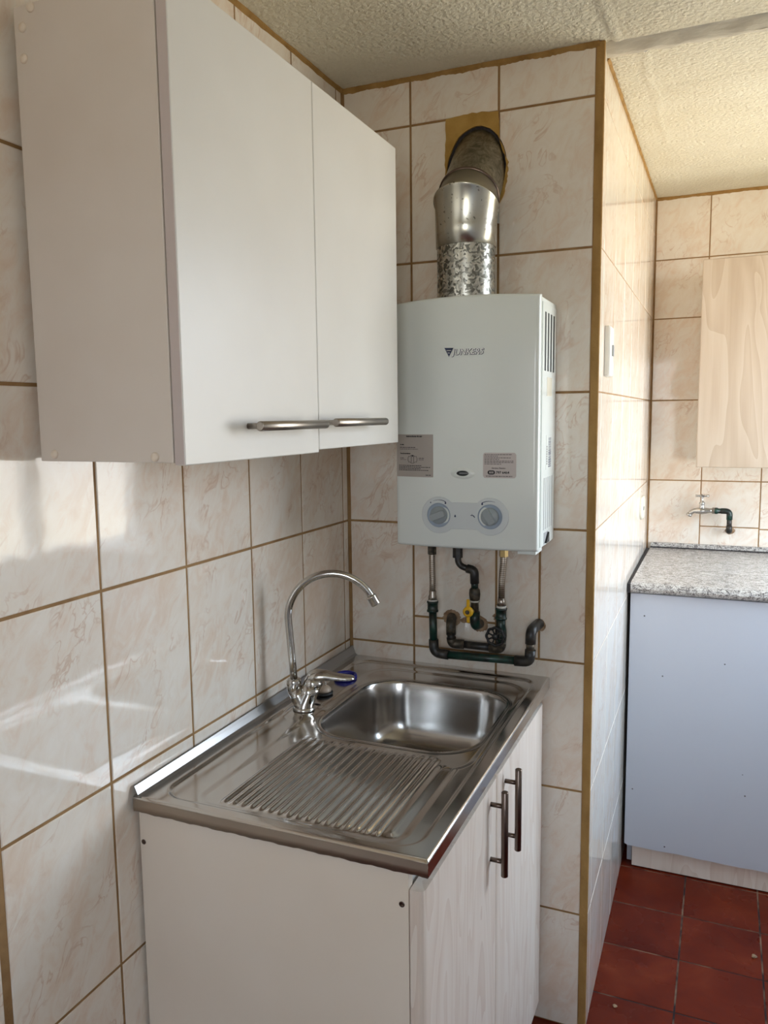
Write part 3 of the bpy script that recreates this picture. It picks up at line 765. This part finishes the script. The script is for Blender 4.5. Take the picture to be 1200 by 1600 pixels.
    def words(par, x0, x1, z, h, seed, m='print_grey'):
        r_ = random.Random(seed); mb = MB(); x = x0
        while x < x1:
            wd = min(r_.uniform(.002, .006), x1-x)
            if wd > .0008: front_patch([(x, z), (x+wd, z), (x+wd, z+h), (x, z+h)], .0006, .0009, mb)
            x += wd+.0011
        mb.build('small_print', m, par)
    tx('label_heading', 'Instrucciones de uso', .2355, 1.3825, .0046, offset=.00012)
    tx('label_heading', 'Funcionamiento', .2140, 1.3465, .0040, offset=.00010)
    words(lab, .201, .2115, 1.3640, .0020, 1, 'print_black')
    words(lab, .200, .2390, 1.3585, .0013, 2, 'print_black'); words(lab, .200, .2440, 1.3550, .0013, 3)
    for q, (z, x1) in enumerate(((1.3205, .2520), (1.3172, .2720), (1.3140, .2500), (1.3108, .2680))): words(lab, .1975, x1, z, .0013, 10+q, 'print_black')
    words(lab, .2620, .2750, 1.3010, .0012, 20, 'print_black')
    words(lab, .2010, .2110, 1.3362, .0011, 21, 'print_black'); words(lab, .2010, .2160, 1.3330, .0011, 22)
    words(lab, .2460, .2580, 1.3362, .0011, 23, 'print_black'); words(lab, .2460, .2590, 1.3330, .0011, 24)
    # drawn dial on the label
    mb = MB()
    for a0, a1, r in ((35, 145, .0082), (215, 325, .0082), (-40, 40, .0105), (140, 220, .0105)):
        for k in range(10):
            b0, b1 = math.radians(a0+(a1-a0)*k/10), math.radians(a0+(a1-a0)*(k+1)/10)
            front_patch([(.2310+r*math.cos(b0), 1.3345+r*math.sin(b0)), (.2310+r*math.cos(b1), 1.3345+r*math.sin(b1)),
                         (.2310+(r+.0007)*math.cos(b1), 1.3345+(r+.0007)*math.sin(b1)), (.2310+(r+.0007)*math.cos(b0), 1.3345+(r+.0007)*math.sin(b0))], .0006, .0009, mb)
    for dx in (-.0032, .0025): front_patch([(.2310+dx, 1.3275), (.2317+dx, 1.3275), (.2317+dx, 1.3415), (.2310+dx, 1.3415)], .0006, .0009, mb)
    front_patch([(.2295, 1.3400), (.2325, 1.3400), (.2325, 1.3430), (.2295, 1.3430)], .0006, .0009, mb)
    mb.build('dial_drawing', 'print_black', lab)
    # service label, lower right
    lab2 = strip_plate(.3860, .4530, 1.2985, 1.3495, .0005, 'service_label', 'pink_label', fc, 24, .004)
    for q, (z, x1) in enumerate(((1.3452, .4440), (1.3420, .4160), (1.3388, .4420), (1.3356, .4190), (1.3324, .4480), (1.3294, .4490), (1.3262, .4230))): words(lab2, .3890, x1, z, .0013, 30+q)
    tx('service_heading', 'Servicio T\u00e9cnico', .4180, 1.3185, .0042, 'print_grey', lab2, offset=.00008)
    pill = front_patch(rrect(.3955, .4105, 1.3055, 1.3140, .0042, 5), .0006, .0009).build('number_pill', 'print_black', lab2)
    tx('phone_prefix', '800', .4032, 1.3096, .0062, 'pink_label', lab2, offset=.0001)
    tx('phone_number', '797 6464', .4260, 1.3096, .0072, 'print_black', lab2, offset=.00012)
    words(lab2, .3920, .4470, 1.3015, .0015, 40)
    # flame window with raised rim
    def ell(a, b, n=28): return [(.3430+a*math.cos(2*PI*i/n), 1.3070+b*math.sin(2*PI*i/n)) for i in range(n)]
    mb = MB(); mb.loft([[(x, front_y(x)-d, z) for x, z in ell(a, b)] for a, b, d in ((.027, .0125, -.0004), (.020, .0090, .0022), (.0155, .0068, .0034), (.0135, .0058, .0030), (.0128, .0052, .0005))], True, False, False)
    rim = mb.build('window_rim', 'heater_enamel', fc)
    front_patch(ell(.0132, .0055), .0002, .0010).build('flame_window', 'slot_dark', fc)
    mb = MB()
    for k in range(7): front_patch([(.3365+.0028*k, 1.3055), (.3378+.0028*k, 1.3055), (.3384+.0028*k, 1.3088), (.3371+.0028*k, 1.3092)], .0010, .0013, mb)
    mb.build('burner_grille', 'switch_grey', rim)
    # control panel: two rounds joined by a bridge
    c1, c2, R1, zb = (.2915, 1.2190), (.4010, 1.2195), .0385, .0275
    out = []; a = math.asin(zb/R1)
    for k in range(33): th = a+(2*PI-2*a)*k/32; out.append((c1[0]+R1*math.cos(th), c1[1]+R1*math.sin(th)))
    for k in range(33): th = PI+a+(2*PI-2*a)*k/32; out.append((c2[0]+R1*math.cos(th), c2[1]+R1*math.sin(th)))
    yp = min(front_y(c1[0]), front_y(c2[0]), front_y(.346))
    mb = MB(); sc = lambda q: [((x-.346)*(1-q*.012)+.346, (z-1.219)*(1-q*.02)+1.219) for x, z in out]
    mb.loft([[(x, front_y(x)+.0003, z) for x, z in sc(0)], [(x, front_y(x)-.0014, z) for x, z in sc(0)], [(x, front_y(x)-.0024, z) for x, z in sc(1)]], True, False, False, smooth=False)
    # front skin with two holes
    bm2 = bmesh.new()
    ov = [bm2.verts.new((x, z, 0)) for x, z in sc(1)]; es = [bm2.edges.new((ov[i], ov[(i+1) % len(ov)])) for i in range(len(ov))]
    for c in (c1, c2):
        hv = [bm2.verts.new((c[0]+.0255*math.cos(2*PI*i/32), c[1]+.0255*math.sin(2*PI*i/32), 0)) for i in range(32)]
        es += [bm2.edges.new((hv[i], hv[(i+1) % 32])) for i in range(32)]
    bmesh.ops.triangle_fill(bm2, use_beauty=True, edges=es)
    for v in bm2.verts: v.co = Vector((v.co.x, front_y(v.co.x)-.0024, v.co.y))
    mb._merge(bm2)
    cp = mb.build('control_panel', 'control_grey', fc)
    for (c, ang) in ((c1, math.radians(22)), (c2, math.radians(-58))):
        yy = front_y(c[0])
        # dished well around the knob
        MB().lathe([(.0257, .0025), (.0250, .0018), (.0225, .0006), (.0185, .0003)], (c[0], yy, c[1]), (0, -1, 0), 36, False).build('knob_well', 'knob_well', cp)
        kb = MB().lathe([(.0185, .0002), (.0182, .006), (.0170, .0075), (.0, .0077)], (c[0], yy, c[1]), (0, -1, 0), 36, False).build('knob', 'knob_grey', cp)
        ca, sa = math.cos(ang), math.sin(ang); L, Wd = .0168, .0072; pts = rrect(-L, L, -Wd, Wd, .0035, 4)
        mb = MB(); mb.loft([[(c[0]+(px*ca-pz*sa)*s2, yy-d, c[1]+(px*sa+pz*ca)*s2) for px, pz in pts] for d, s2 in ((.0076, 1), (.016, .97), (.0172, .90))], True, False, True, smooth=False)
        g = mb.build('knob_grip', 'knob_grey', cp)
    # printed scales and symbols
    for c, a0, a1 in ((c1, 112, 62), (c2, 118, 70)):
        lo, hi = [], []
        for k in range(13):
            b0 = math.radians(a0+(a1-a0)*k/12); w0 = .0004+.0011*(k/12 if c is c1 else 1-k/12)
            lo.append((c[0]+.0315*math.cos(b0), c[1]+.0315*math.sin(b0))); hi.append((c[0]+(.0315+w0)*math.cos(b0), c[1]+(.0315+w0)*math.sin(b0)))
        front_patch(lo+hi[::-1], .0025, .0028).build('scale_mark', 'print_navy', cp)
    def drop(x, z, s2): return [(x+s2*.5*math.cos(a), z+s2*.5*math.sin(a)) for a in [math.radians(150+240*i/8) for i in range(9)]]+[(x, z+s2*1.15)]
    for (x, z, s2) in ((.3065, 1.2445, .0036), (.3850, 1.2450, .0038), (.3275, 1.2180, .0036), (.2735, 1.2445, .0024)):
        front_patch(drop(x, z, s2), .0025, .0028).build('flame_symbol', 'print_navy', cp)
    mb = MB(); front_patch([(.3605, 1.2205), (.3660, 1.2200), (.3690, 1.2165), (.3702, 1.2172), (.3675, 1.2214), (.3605, 1.2218)], .0025, .0028, mb)
    front_patch([(.3635, 1.2218), (.3645, 1.2218), (.3645, 1.2240), (.3635, 1.2240)], .0025, .0028, mb); mb.build('tap_symbol', 'print_navy', cp)
water_heater()

# ------------------------------------------------------------------ flue pipe and the mortar around it
def flue():
    cx, cy = .3215, -.052
    t = thing('flue_pipe', 'galvanised flue pipe bending from the heater into the wall', 'flue pipe', (cx, cy, HZ1))
    def cyl(name, p, q, r0, r1, m, lip=0.):
        mb = MB(); p, q = Vector(p), Vector(q); d = (q-p).normalized(); L = (q-p).length
        pr = [(r0, 0), (r1, L)]
        if lip: pr = [(r0-.001, 0), (r0, .001), (r1, L-.006), (r1+lip, L-.004), (r1+lip, L-.001), (r1, L)]
        mb.lathe(pr, p, tuple(d), 48, False); return mb.build(name, m, t)
    cyl('lower_pipe', (cx, cy, HZ1+.0064), (cx, cy, 1.79), .0605, .0605, 'galvanised')
    py, pz, t1, t2 = cy+.064, 1.834, .40, .84
    n = 48; an = [2*PI*i/n for i in range(n)]
    def cut(r, extra=0.): return [Vector((cx+r*math.cos(a), cy+r*math.sin(a), pz+extra+(py-cy-r*math.sin(a))*math.tan(t1))) for a in an]
    mb = MB()
    mb.loft([[Vector((cx+r*math.cos(a), cy+r*math.sin(a), z)) for a in an] for r, z in ((.0610, 1.772), (.0630, 1.7725), (.0640, 1.81))]+[cut(.0650, -.006), cut(.0682, -.004), cut(.0682, -.0005), cut(.0640, 0)], True)
    mb.build('sleeve', 'bright_sheet', t)
    # mitred elbow: rings on tilting planes that share one hinge line at the wall side
    def ring(tl, r, along=0., up=0.):
        dn = Vector((0, math.sin(tl), math.cos(tl))); out = Vector((0, -math.cos(tl), math.sin(tl)))
        c = Vector((cx, py, pz+up))+out*.064+dn*along
        return [c+(Vector((1, 0, 0))*math.cos(a)-out*math.sin(a))*r for a in an]
    mb = MB(); mb.loft([cut(.0628, -.004), cut(.0628, .001), ring((t1+t2)/2, .0628), ring(t2, .0628)], True); mb.build('elbow_segment', 'zinc_band', t)
    mb = MB(); mb.loft([ring(t2, .0625, -.005), ring(t2, .0656, -.004), ring(t2, .0656, .0), ring(t2, .0612, .001)], True); mb.build('elbow_seam', 'dark_nickel', t)
    mb = MB(); mb.loft([ring(t2, .0622, -.002), ring(t2, .0615, .05, .005), ring(t2, .0615, .10, .012), ring(t2, .0615, .175, .020)], True); mb.build('elbow_end', 'dull_sheet', t)
flue()
def wall_patch(name, pts, m, t0, t1, hole=None):
    """irregular plate on the back wall, outline (x,z)"""
    mb = MB()
    if not hole: mb.prism(pts, lambda u, v, t: (u, YB-t, v), t0, t1)
    else:
        bm2 = bmesh.new(); loops = []
        for lp in (pts, hole):
            vv = [bm2.verts.new((x, YB-t1, z)) for x, z in lp]; loops.append(vv)
        es = [bm2.edges.new((vv[i], vv[(i+1) % len(vv)])) for vv in loops for i in range(len(vv))]
        bmesh.ops.triangle_fill(bm2, use_beauty=True, edges=es)
        mb._merge(bm2)
        for lp in (pts, hole): mb.loft([[(x, YB-t1, z) for x, z in lp], [(x, YB-t0, z) for x, z in lp]], True, smooth=False)
    return mb.build(name, m, wb)
rnd = random.Random(11)
def jag(pts, n, amp):
    out = []
    for (a, b), (c, d) in zip(pts, pts[1:]+pts[:1]):
        for k in range(n): out.append((a+(c-a)*k/n+rnd.uniform(-amp, amp), b+(d-b)*k/n+rnd.uniform(-amp, amp)))
    return out
out = jag([(.252, 2.064), (.312, 2.068), (.369, 2.064), (.371, 2.000), (.3895, 1.958), (.388, 1.925), (.380, 1.888), (.360, 1.858), (.3205, 1.855), (.280, 1.858), (.260, 1.890), (.2495, 1.940), (.250, 2.000)], 6, .0012)
hole = [(.3205+.0655*math.cos(a)+rnd.uniform(-.0012, .0012), 1.952+.0870*math.sin(a)+rnd.uniform(-.0018, .0018)) for a in [2*PI*i/40 for i in range(40)]]
wall_patch('mortar_patch', out, 'mortar', .0002, .0055, hole)
wall_patch('flue_gap_shade', [(.3205+.0665*math.cos(a), 1.952+.0885*math.sin(a)) for a in [2*PI*i/40 for i in range(40)]], 'dark_gap', .0003, .0010)  # black disc painted as the shade inside the flue hole
wall_patch('putty_line', jag([(.3655, 1.905), (.3720, 1.905), (.3720, 1.835), (.3660, 1.835)], 4, .0006), 'sealing_tape', .0003, .0016)
wall_patch('black_tape', [(.3640, 1.898), (.3735, 1.897), (.3735, 1.880), (.3640, 1.880)], 'black_rubber', .0003, .003)
def blob(cx, cz, rx, rz, n=34, amp=.11):
    return [(cx+rx*math.cos(2*PI*i/n)*(1+rnd.uniform(-amp, amp)), cz+rz*math.sin(2*PI*i/n)*(1+rnd.uniform(-amp, amp))) for i in range(n)]
wall_patch('plaster_patch', blob(.263, .955, .0215, .019), 'plaster_patch', .0003, .0022)
wall_patch('plaster_patch', blob(.298, .952, .014, .007, 16, .3), 'plaster_patch', .0003, .0018)
wall_patch('plaster_patch', blob(.330, .947, .020, .019), 'plaster_patch', .0003, .0022)
wall_patch('plaster_patch', blob(.374, .965, .013, .009, 14, .3), 'plaster_patch', .0003, .0018)
wall_patch('plaster_patch', blob(.472, .957, .010, .013, 14), 'plaster_patch', .0003, .0022)

# ------------------------------------------------------------------ pipes below the heater
PY = -.012
def V3(x, z, y=PY): return Vector((x, y, z))
def fitting(t, name, p, q, r, m, lip=.0015):
    p, q = Vector(p), Vector(q); d = (q-p).normalized(); L = (q-p).length
    return MB().lathe([(r-.001, 0), (r+lip, .0005), (r+lip, .004), (r, .005), (r, L-.005), (r+lip, L-.004), (r+lip, L-.0005), (r-.001, L)], p, tuple(d), 20).build(name, m, t)
def hexnut(t, p, q, r, m):
    return MB().tube([p, q], r, 6, smooth=False).build('nut', m, t)
def hot_pipe():
    PY = -.024
    def V3(x, z, y=PY): return Vector((x, y, z))
    t = thing('hot_water_pipe', 'dark green pipe from the left hose along the wall to a right-hand elbow', 'pipe', (.236, YB, .88))
    hx = .233
    hexnut(t, V3(hx, 1.1495), V3(hx, 1.113), .0102, 'rusty_iron')
    MB().tube([V3(hx, 1.138), V3(hx, 1.100), V3(hx+.001, 1.05), V3(hx+.001, 1.012)], .0068, 16).build('braided_hose', 'braided_hose', t)
    MB().lathe([(.0072, 0), (.0085, .002), (.0078, .010), (.0098, .014), (.0098, .022)], V3(hx+.001, 1.030), (0, 0, -1), 18).build('hose_ferrule', 'brushed_nickel', t)
    MB().lathe([(.0112, 0), (.0112, .0035)], V3(hx+.001, 1.0085), (0, 0, -1), 18).build('thread_tape', 'sealing_tape', t)
    fitting(t, 'coupling', V3(hx+.001, 1.005), V3(hx+.001, .980), .0118, 'green_pipe')
    MB().tube([V3(hx+.001, .984), V3(hx+.003, .905)], .0088, 18).build('vertical_pipe', 'green_pipe', t)
    MB().tube(bendpath([V3(hx+.003, .915), V3(hx+.004, .884), V3(.272, .882)], .016), .0112, 18).build('elbow', 'black_pipe', t)
    MB().tube([V3(.268, .882), V3(.432, .8865)], .0090, 18).build('horizontal_pipe', 'green_pipe', t)
    MB().tube(bendpath([V3(.426, .8863), V3(.459, .887), V3(.460, .914)], .016), .0118, 18).build('elbow', 'black_pipe', t)
    MB().tube([V3(.460, .908), V3(.460, .935)], .0090, 18).build('nipple', 'rusty_iron', t)
    MB().tube(bendpath([V3(.460, .928), V3(.461, .958), Vector((.468, YB-.003, .961))], .018), .0115, 18).build('wall_elbow', 'black_pipe', t)
hot_pipe()
def cold_pipe():
    PY = -.006
    def V3(x, z, y=PY): return Vector((x, y, z))
    t = thing('cold_water_pipe', 'dark pipe with black handwheel valve rising to the heater\'s right hose', 'pipe', (.38, YB, .90))
    MB().tube(bendpath([Vector((.263, YB-.003, .957)), V3(.272, .955), V3(.272, .925)], .016), .0112, 18).build('wall_elbow', 'rusty_iron', t)
    MB().tube([V3(.272, .932), V3(.2725, .912)], .0088, 18).build('nipple', 'black_pipe', t)
    y2 = PY+.010
    MB().tube(bendpath([V3(.2725, .918), V3(.273, .903, PY+.004), V3(.300, .902, y2)], .014), .0108, 18).build('elbow', 'rusty_iron', t)
    MB().tube([V3(.296, .902, y2), V3(.372, .9015, y2)], .0088, 18).build('horizontal_pipe', 'black_pipe', t)
    MB().tube(bendpath([V3(.362, .9015, y2), V3(.388, .9015, PY+.006), V3(.389, .925, PY)], .014), .0115, 18).build('elbow', 'rusty_iron', t)
    MB().lathe([(.010, 0), (.0125, .006), (.0135, .016), (.0125, .03), (.0105, .040), (.0105, .058)], V3(.389, .918), (0, 0, 1), 20).build('valve_body', 'green_pipe', t)
    MB().tube([V3(.387, .938), V3(.385, .938, PY-.024)], .0068, 14).build('valve_stem', 'rusty_iron', t)
    wc = Vector((.3835, PY-.026, .938)); w = MB()
    w.tube([wc+Vector((math.cos(a), 0, math.sin(a)))*.0195*(1+.05*math.cos(8*a)) for a in [2*PI*i/48 for i in range(49)]], .0032, 10, caps=False)
    for k in range(8): a = 2*PI*(k+.5)/8; w.tube([wc+Vector((math.cos(a), 0, math.sin(a)))*.004, wc+Vector((math.cos(a), 0, math.sin(a)))*.0185], .0019, 8)
    hw = w.build('handwheel', 'black_rubber', t)
    MB().lathe([(.0075, -.004), (.0075, .003), (.005, .005), (.0, .0055)], wc, (0, -1, 0), 16).build('hub', 'black_rubber', hw)
    fitting(t, 'coupling', V3(.389, .972), V3(.390, .998), .0118, 'green_pipe')
    MB().lathe([(.0110, 0), (.0110, .006)], V3(.390, .997), (0, 0, 1), 18).build('thread_tape', 'sealing_tape', t)
    MB().lathe([(.0100, 0), (.0085, .010), (.0075, .018)], V3(.390, 1.003), (0, 0, 1), 18).build('hose_ferrule', 'brushed_nickel', t)
    MB().tube([V3(.390, 1.015), V3(.3905, 1.06), V3(.394, 1.10), V3(.3945, 1.132)], .0072, 16).build('braided_hose', 'braided_hose', t)
    hexnut(t, V3(.3945, 1.1495), V3(.3945, 1.114), .0102, 'brass')
cold_pipe()
def gas_pipe():
    t = thing('gas_pipe', 'short black gas pipe with yellow lever valve under the heater', 'pipe', (.33, YB, .95))
    MB().lathe([(.0105, 0), (.0105, .004)], V3(.290, 1.1495), (0, 0, -1), 18).build('union_collar', 'switch_white', t)
    MB().tube([V3(.290, 1.1455), V3(.290, 1.107)], .0118, 8, smooth=False).build('nut', 'black_pipe', t)
    MB().tube(bendpath([V3(.290, 1.13), V3(.291, 1.090), V3(.318, 1.081)], .022, 8), .0072, 16).build('bent_tube', 'black_pipe', t)
    MB().tube(bendpath([V3(.312, 1.083), V3(.329, 1.080), V3(.330, 1.050)], .012), .0100, 18).build('elbow', 'black_pipe', t)
    MB().tube([V3(.330, 1.056), V3(.330, 1.038)], .0080, 16).build('nipple', 'green_pipe', t)
    MB().lathe([(.0090, 0), (.0122, .004), (.0132, .014), (.0118, .026), (.0090, .030), (.0092, .060)], V3(.330, 1.040), (0, 0, -1), 8).build('valve_body', 'rusty_iron', t)
    MB().lathe([(.0110, 0), (.0110, .0035)], V3(.330, 1.0115), (0, 0, -1), 18).build('thread_tape', 'sealing_tape', t)
    MB().tube(bendpath([V3(.3305, .985), V3(.331, .952), Vector((.330, YB-.003, .948))], .016), .0112, 18).build('wall_elbow', 'green_pipe', t)
    MB().tube([V3(.329, .988), V3(.322, .988, PY-.016)], .0065, 14).build('valve_stem', 'brass', t)
    hc = Vector((.3205, PY-.018, .9885))
    mb = MB(); mb.lathe([(.0115, -.003), (.0120, .0), (.0115, .0045), (.0085, .006)], hc, (0, -1, 0), 24)
    mb.box(hc.x-.0032, hc.x+.0036, hc.y-.0035, hc.y+.0005, hc.z+.009, hc.z+.0285, .0008); mb.box(hc.x-.0026, hc.x+.0036, hc.y-.0035, hc.y+.0005, hc.z-.0245, hc.z-.009, .0008)
    lv = mb.build('valve_lever', 'yellow_plastic', t)
    MB().lathe([(.0048, .0062), (.0048, .0075), (.0025, .0078), (.0, .0070)], hc, (0, -1, 0), 16).build('lever_screw', 'rusty_iron', lv)
gas_pipe()

# ------------------------------------------------------------------ fittings on the pier side
def on_side(u, v, t): return SA+SU*u+Vector((0, 0, v))+SN*t
def side_prism(pts, t0, t1): return MB().prism(pts, lambda u, v, t: on_side(u, v, t), t0, t1)
def light_switch():
    t = thing('wall_switch', 'white square switch plate on the bright pier side', 'switch', tuple(on_side(.15, 1.507, 0)))
    mb = MB(); P = lambda i: rrect(.090+i, .156-i, 1.507+i, 1.617-i, .006, 4)
    mb.loft([[on_side(a, b, d) for a, b in P(i)] for i, d in ((0, .0004), (0, .0085), (.002, .0115))], True, False, True, smooth=False); mb.build('plate', 'switch_white', t)
    side_prism([(.132, 1.553), (.150, 1.553), (.150, 1.577), (.132, 1.577)], .0112, .0145).build('rocker', 'switch_grey', t)
light_switch()
def wall_outlet():
    t = thing('wall_outlet', 'cream rounded outlet plate low on the pier side by the far corner', 'outlet', tuple(on_side(1.13, 1.065, 0)))
    mb = MB(); P = lambda i: rrect(1.075+i, 1.195-i, 1.062+i, 1.140-i, .036-i, 6)
    mb.loft([[on_side(a, b, d) for a, b in P(i)] for i, d in ((0, .0004), (0, .006), (.003, .009))], True, False, True, smooth=False); mb.build('plate', 'outlet_cream', t)
    side_prism([(.0+1.125, 1.092), (1.145, 1.092), (1.145, 1.104), (1.125, 1.104)], .0088, .0095).build('socket_hole', 'slot_dark', t)
wall_outlet()

# ------------------------------------------------------------------ far kitchen: base unit, worktop, wall cupboard, bib tap
def far_kitchen():
    t = thing('base_cabinet', 'large plain grey-white panel of the base unit under the speckled worktop', 'cabinet', (.60, .765, 0))
    rnd2 = random.Random(4); n = 40; x0, x1 = .5895, 1.55
    pts = [(x1, .884), (x0, .884), (x0, .080)]+[(x0+.01+(x1-x0-.01)*i/n, .076-.012*(i/n)+rnd2.uniform(-.0016, .0012)) for i in range(n+1)]
    MB().prism(pts, lambda u, v, tt: (u, .765+tt, v), 0, .016).build('front_panel', 'grey_panel', t)
    MB().box(.5895, 1.55, .782, 1.40, .09, .884).build('carcass', 'grey_panel', t)
    MB().box(.612, 1.55, .778, .792, .004, .0885, .001).build('plinth', 'pale_wood', t)
    MB().box(.594, .608, .81, .83, .002, .089).build('foot', 'grey_panel', t)
    w_ = thing('worktop', 'grey speckled laminate worktop with rounded front edge', 'worktop', (.59, .745, .886))
    mb = MB(); prof = [(1.43, .887), (.760, .887)]+[(.757+.018-.018*math.cos(a)-.0185, .9035+.0165*math.sin(a)) for a in [-PI/2+PI*i/8 for i in range(9)]][0:0]
    prof = [(1.432, .887), (.765, .887), (.752, .889), (.744, .895), (.741, .903), (.743, .911), (.750, .9175), (.762, .920), (1.432, .920)]
    mb.loft([[(x, y, z) for y, z in prof] for x in (.5905, 1.595)], True, True, True, smooth=False); mb.build('slab', 'granite_laminate', w_)
    mb = MB(); mb.box(.5905, 1.595, 1.4325, 1.4475, .9225, .939, .002); mb.build('back_upstand', 'granite_laminate', w_)
    MB().box(.5905, 1.595, 1.4295, 1.4322, .9203, .9240).build('upstand_dark_line', 'dark_gap', w_)  # thin dark strip along the foot of the back upstand
    mb = MB().prism([(.5818, .744), (.5903, .744), (.5903, 1.432), (.5768, 1.432)], lambda a, b, c: (a, b, c), .889, .9165); mb.build('side_gap_shade', 'dark_gap', w_)  # dark strip, stands in for the shaded gap between slab and pier
    c = thing('beige_wall_cupboard', 'beige wood-grain wall cupboard above the far worktop', 'cabinet', (.75, 1.15, 1.243))
    MB().box(.752, 1.55, 1.168, 1.446, 1.245, 1.916, .001).build('carcass', 'white_melamine', c)
    MB().box(.7495, 1.148, 1.148, 1.1665, 1.2435, 1.9175, .003, 2).build('door', 'beige_wood', c)
    MB().box(1.151, 1.55, 1.148, 1.1665, 1.2435, 1.9175, .003, 2).build('door', 'beige_wood', c)
far_kitchen()
def bib_tap():
    ty = 1.397
    t = thing('wall_tap', 'small chrome bib tap with cross handle above the far worktop', 'tap', (.77, ty, 1.06))
    p = lambda x, z: Vector((x, ty, z))
    MB().tube([p(.806, 1.071), p(.795, 1.071), p(.786, 1.0705), p(.768, 1.069), p(.752, 1.069), p(.741, 1.068), p(.731, 1.062), p(.7265, 1.055)],
              [.0085, .0085, .0105, .0130, .0110, .0090, .0085, .0085], 18).build('body', 'chrome', t)
    MB().lathe([(.0095, 0), (.0105, .002), (.0105, .009), (.008, .010)], p(.7275, 1.0575), (-.45, 0, -.9), 18).build('nozzle', 'chrome', t)
    MB().lathe([(.0105, 0), (.0095, .012), (.0078, .018), (.0105, .021), (.0100, .026), (.0062, .030), (.0050, .042), (.0075, .048)], p(.768, 1.074), (0, 0, 1), 20).build('bonnet', 'chrome', t)
    mb = MB(); mb.lathe([(.008, 0), (.0095, .003), (.006, .006), (.0, .0065)], p(.768, 1.121), (0, 0, 1), 18)
    for k in range(4):
        a = PI/2*k+.15; d = Vector((math.cos(a), math.sin(a), 0)); q = p(.768, 1.124)
        mb.tube([q+d*.004, q+d*.014, q+d*.023], [.0045, .0038, .0048], 10)
    mb.build('cross_handle', 'chrome', t)
    MB().tube([p(.803, 1.071), p(.810, 1.071)], .0118, 8, smooth=False).build('collar', 'brushed_nickel', t)
    e_ = thing('tap_supply_pipe', 'black elbow pipe feeding the bib tap from the far wall', 'pipe', (.862, FAR_Y, 1.0))
    MB().lathe([(.0108, 0), (.0118, .002), (.0118, .010), (.0095, .012), (.0092, .030)], p(.8105, 1.071), (1, 0, 0), 18).build('coupling', 'green_pipe', e_)
    MB().tube(bendpath([p(.832, 1.071), p(.861, 1.071), p(.8615, 1.040)], .016), .0105, 18).build('elbow', 'green_pipe', e_)
    MB().tube([p(.8615, 1.046), p(.8615, 1.012)], .0088, 16).build('vertical_pipe', 'black_pipe', e_)
    MB().tube(bendpath([p(.8615, 1.018), p(.8615, .998), Vector((.862, FAR_Y-.003, .994))], .016), .0102, 18).build('wall_elbow', 'black_pipe', e_)
    mb = MB(); pts = blob(.866, .994, .016, .015, 16, .15)
    mb.prism(pts, lambda u, v, tt: (u, FAR_Y-tt, v), .0003, .002); mb.build('plaster_patch', 'plaster_patch', wf)
bib_tap()

# crumbs of plaster on the red floor
for i, (x, y, sz, lab) in enumerate(((.955, .455, .0075, 'small pale crumb of plaster on the red tiles below the grey panel'),
                                     (.640, .135, .0055, 'tiny pale crumb of plaster on the red tiles beside the pier'))):
    mb = MB(); rc = random.Random(20+i); n = 9
    mb.loft([[(x+r*sz*math.cos(2*PI*k/n)*rc.uniform(.7, 1.2), y+r*sz*math.sin(2*PI*k/n)*rc.uniform(.7, 1.2), .0004+h*sz) for k in range(n)] for r, h in ((.8, 0), (1., .3), (.7, .75), (.25, .95))], True, True, True, smooth=False)
    tag(mb.build('plaster_crumb', 'plaster_patch'), lab, 'crumb', 'plaster crumbs on the floor')
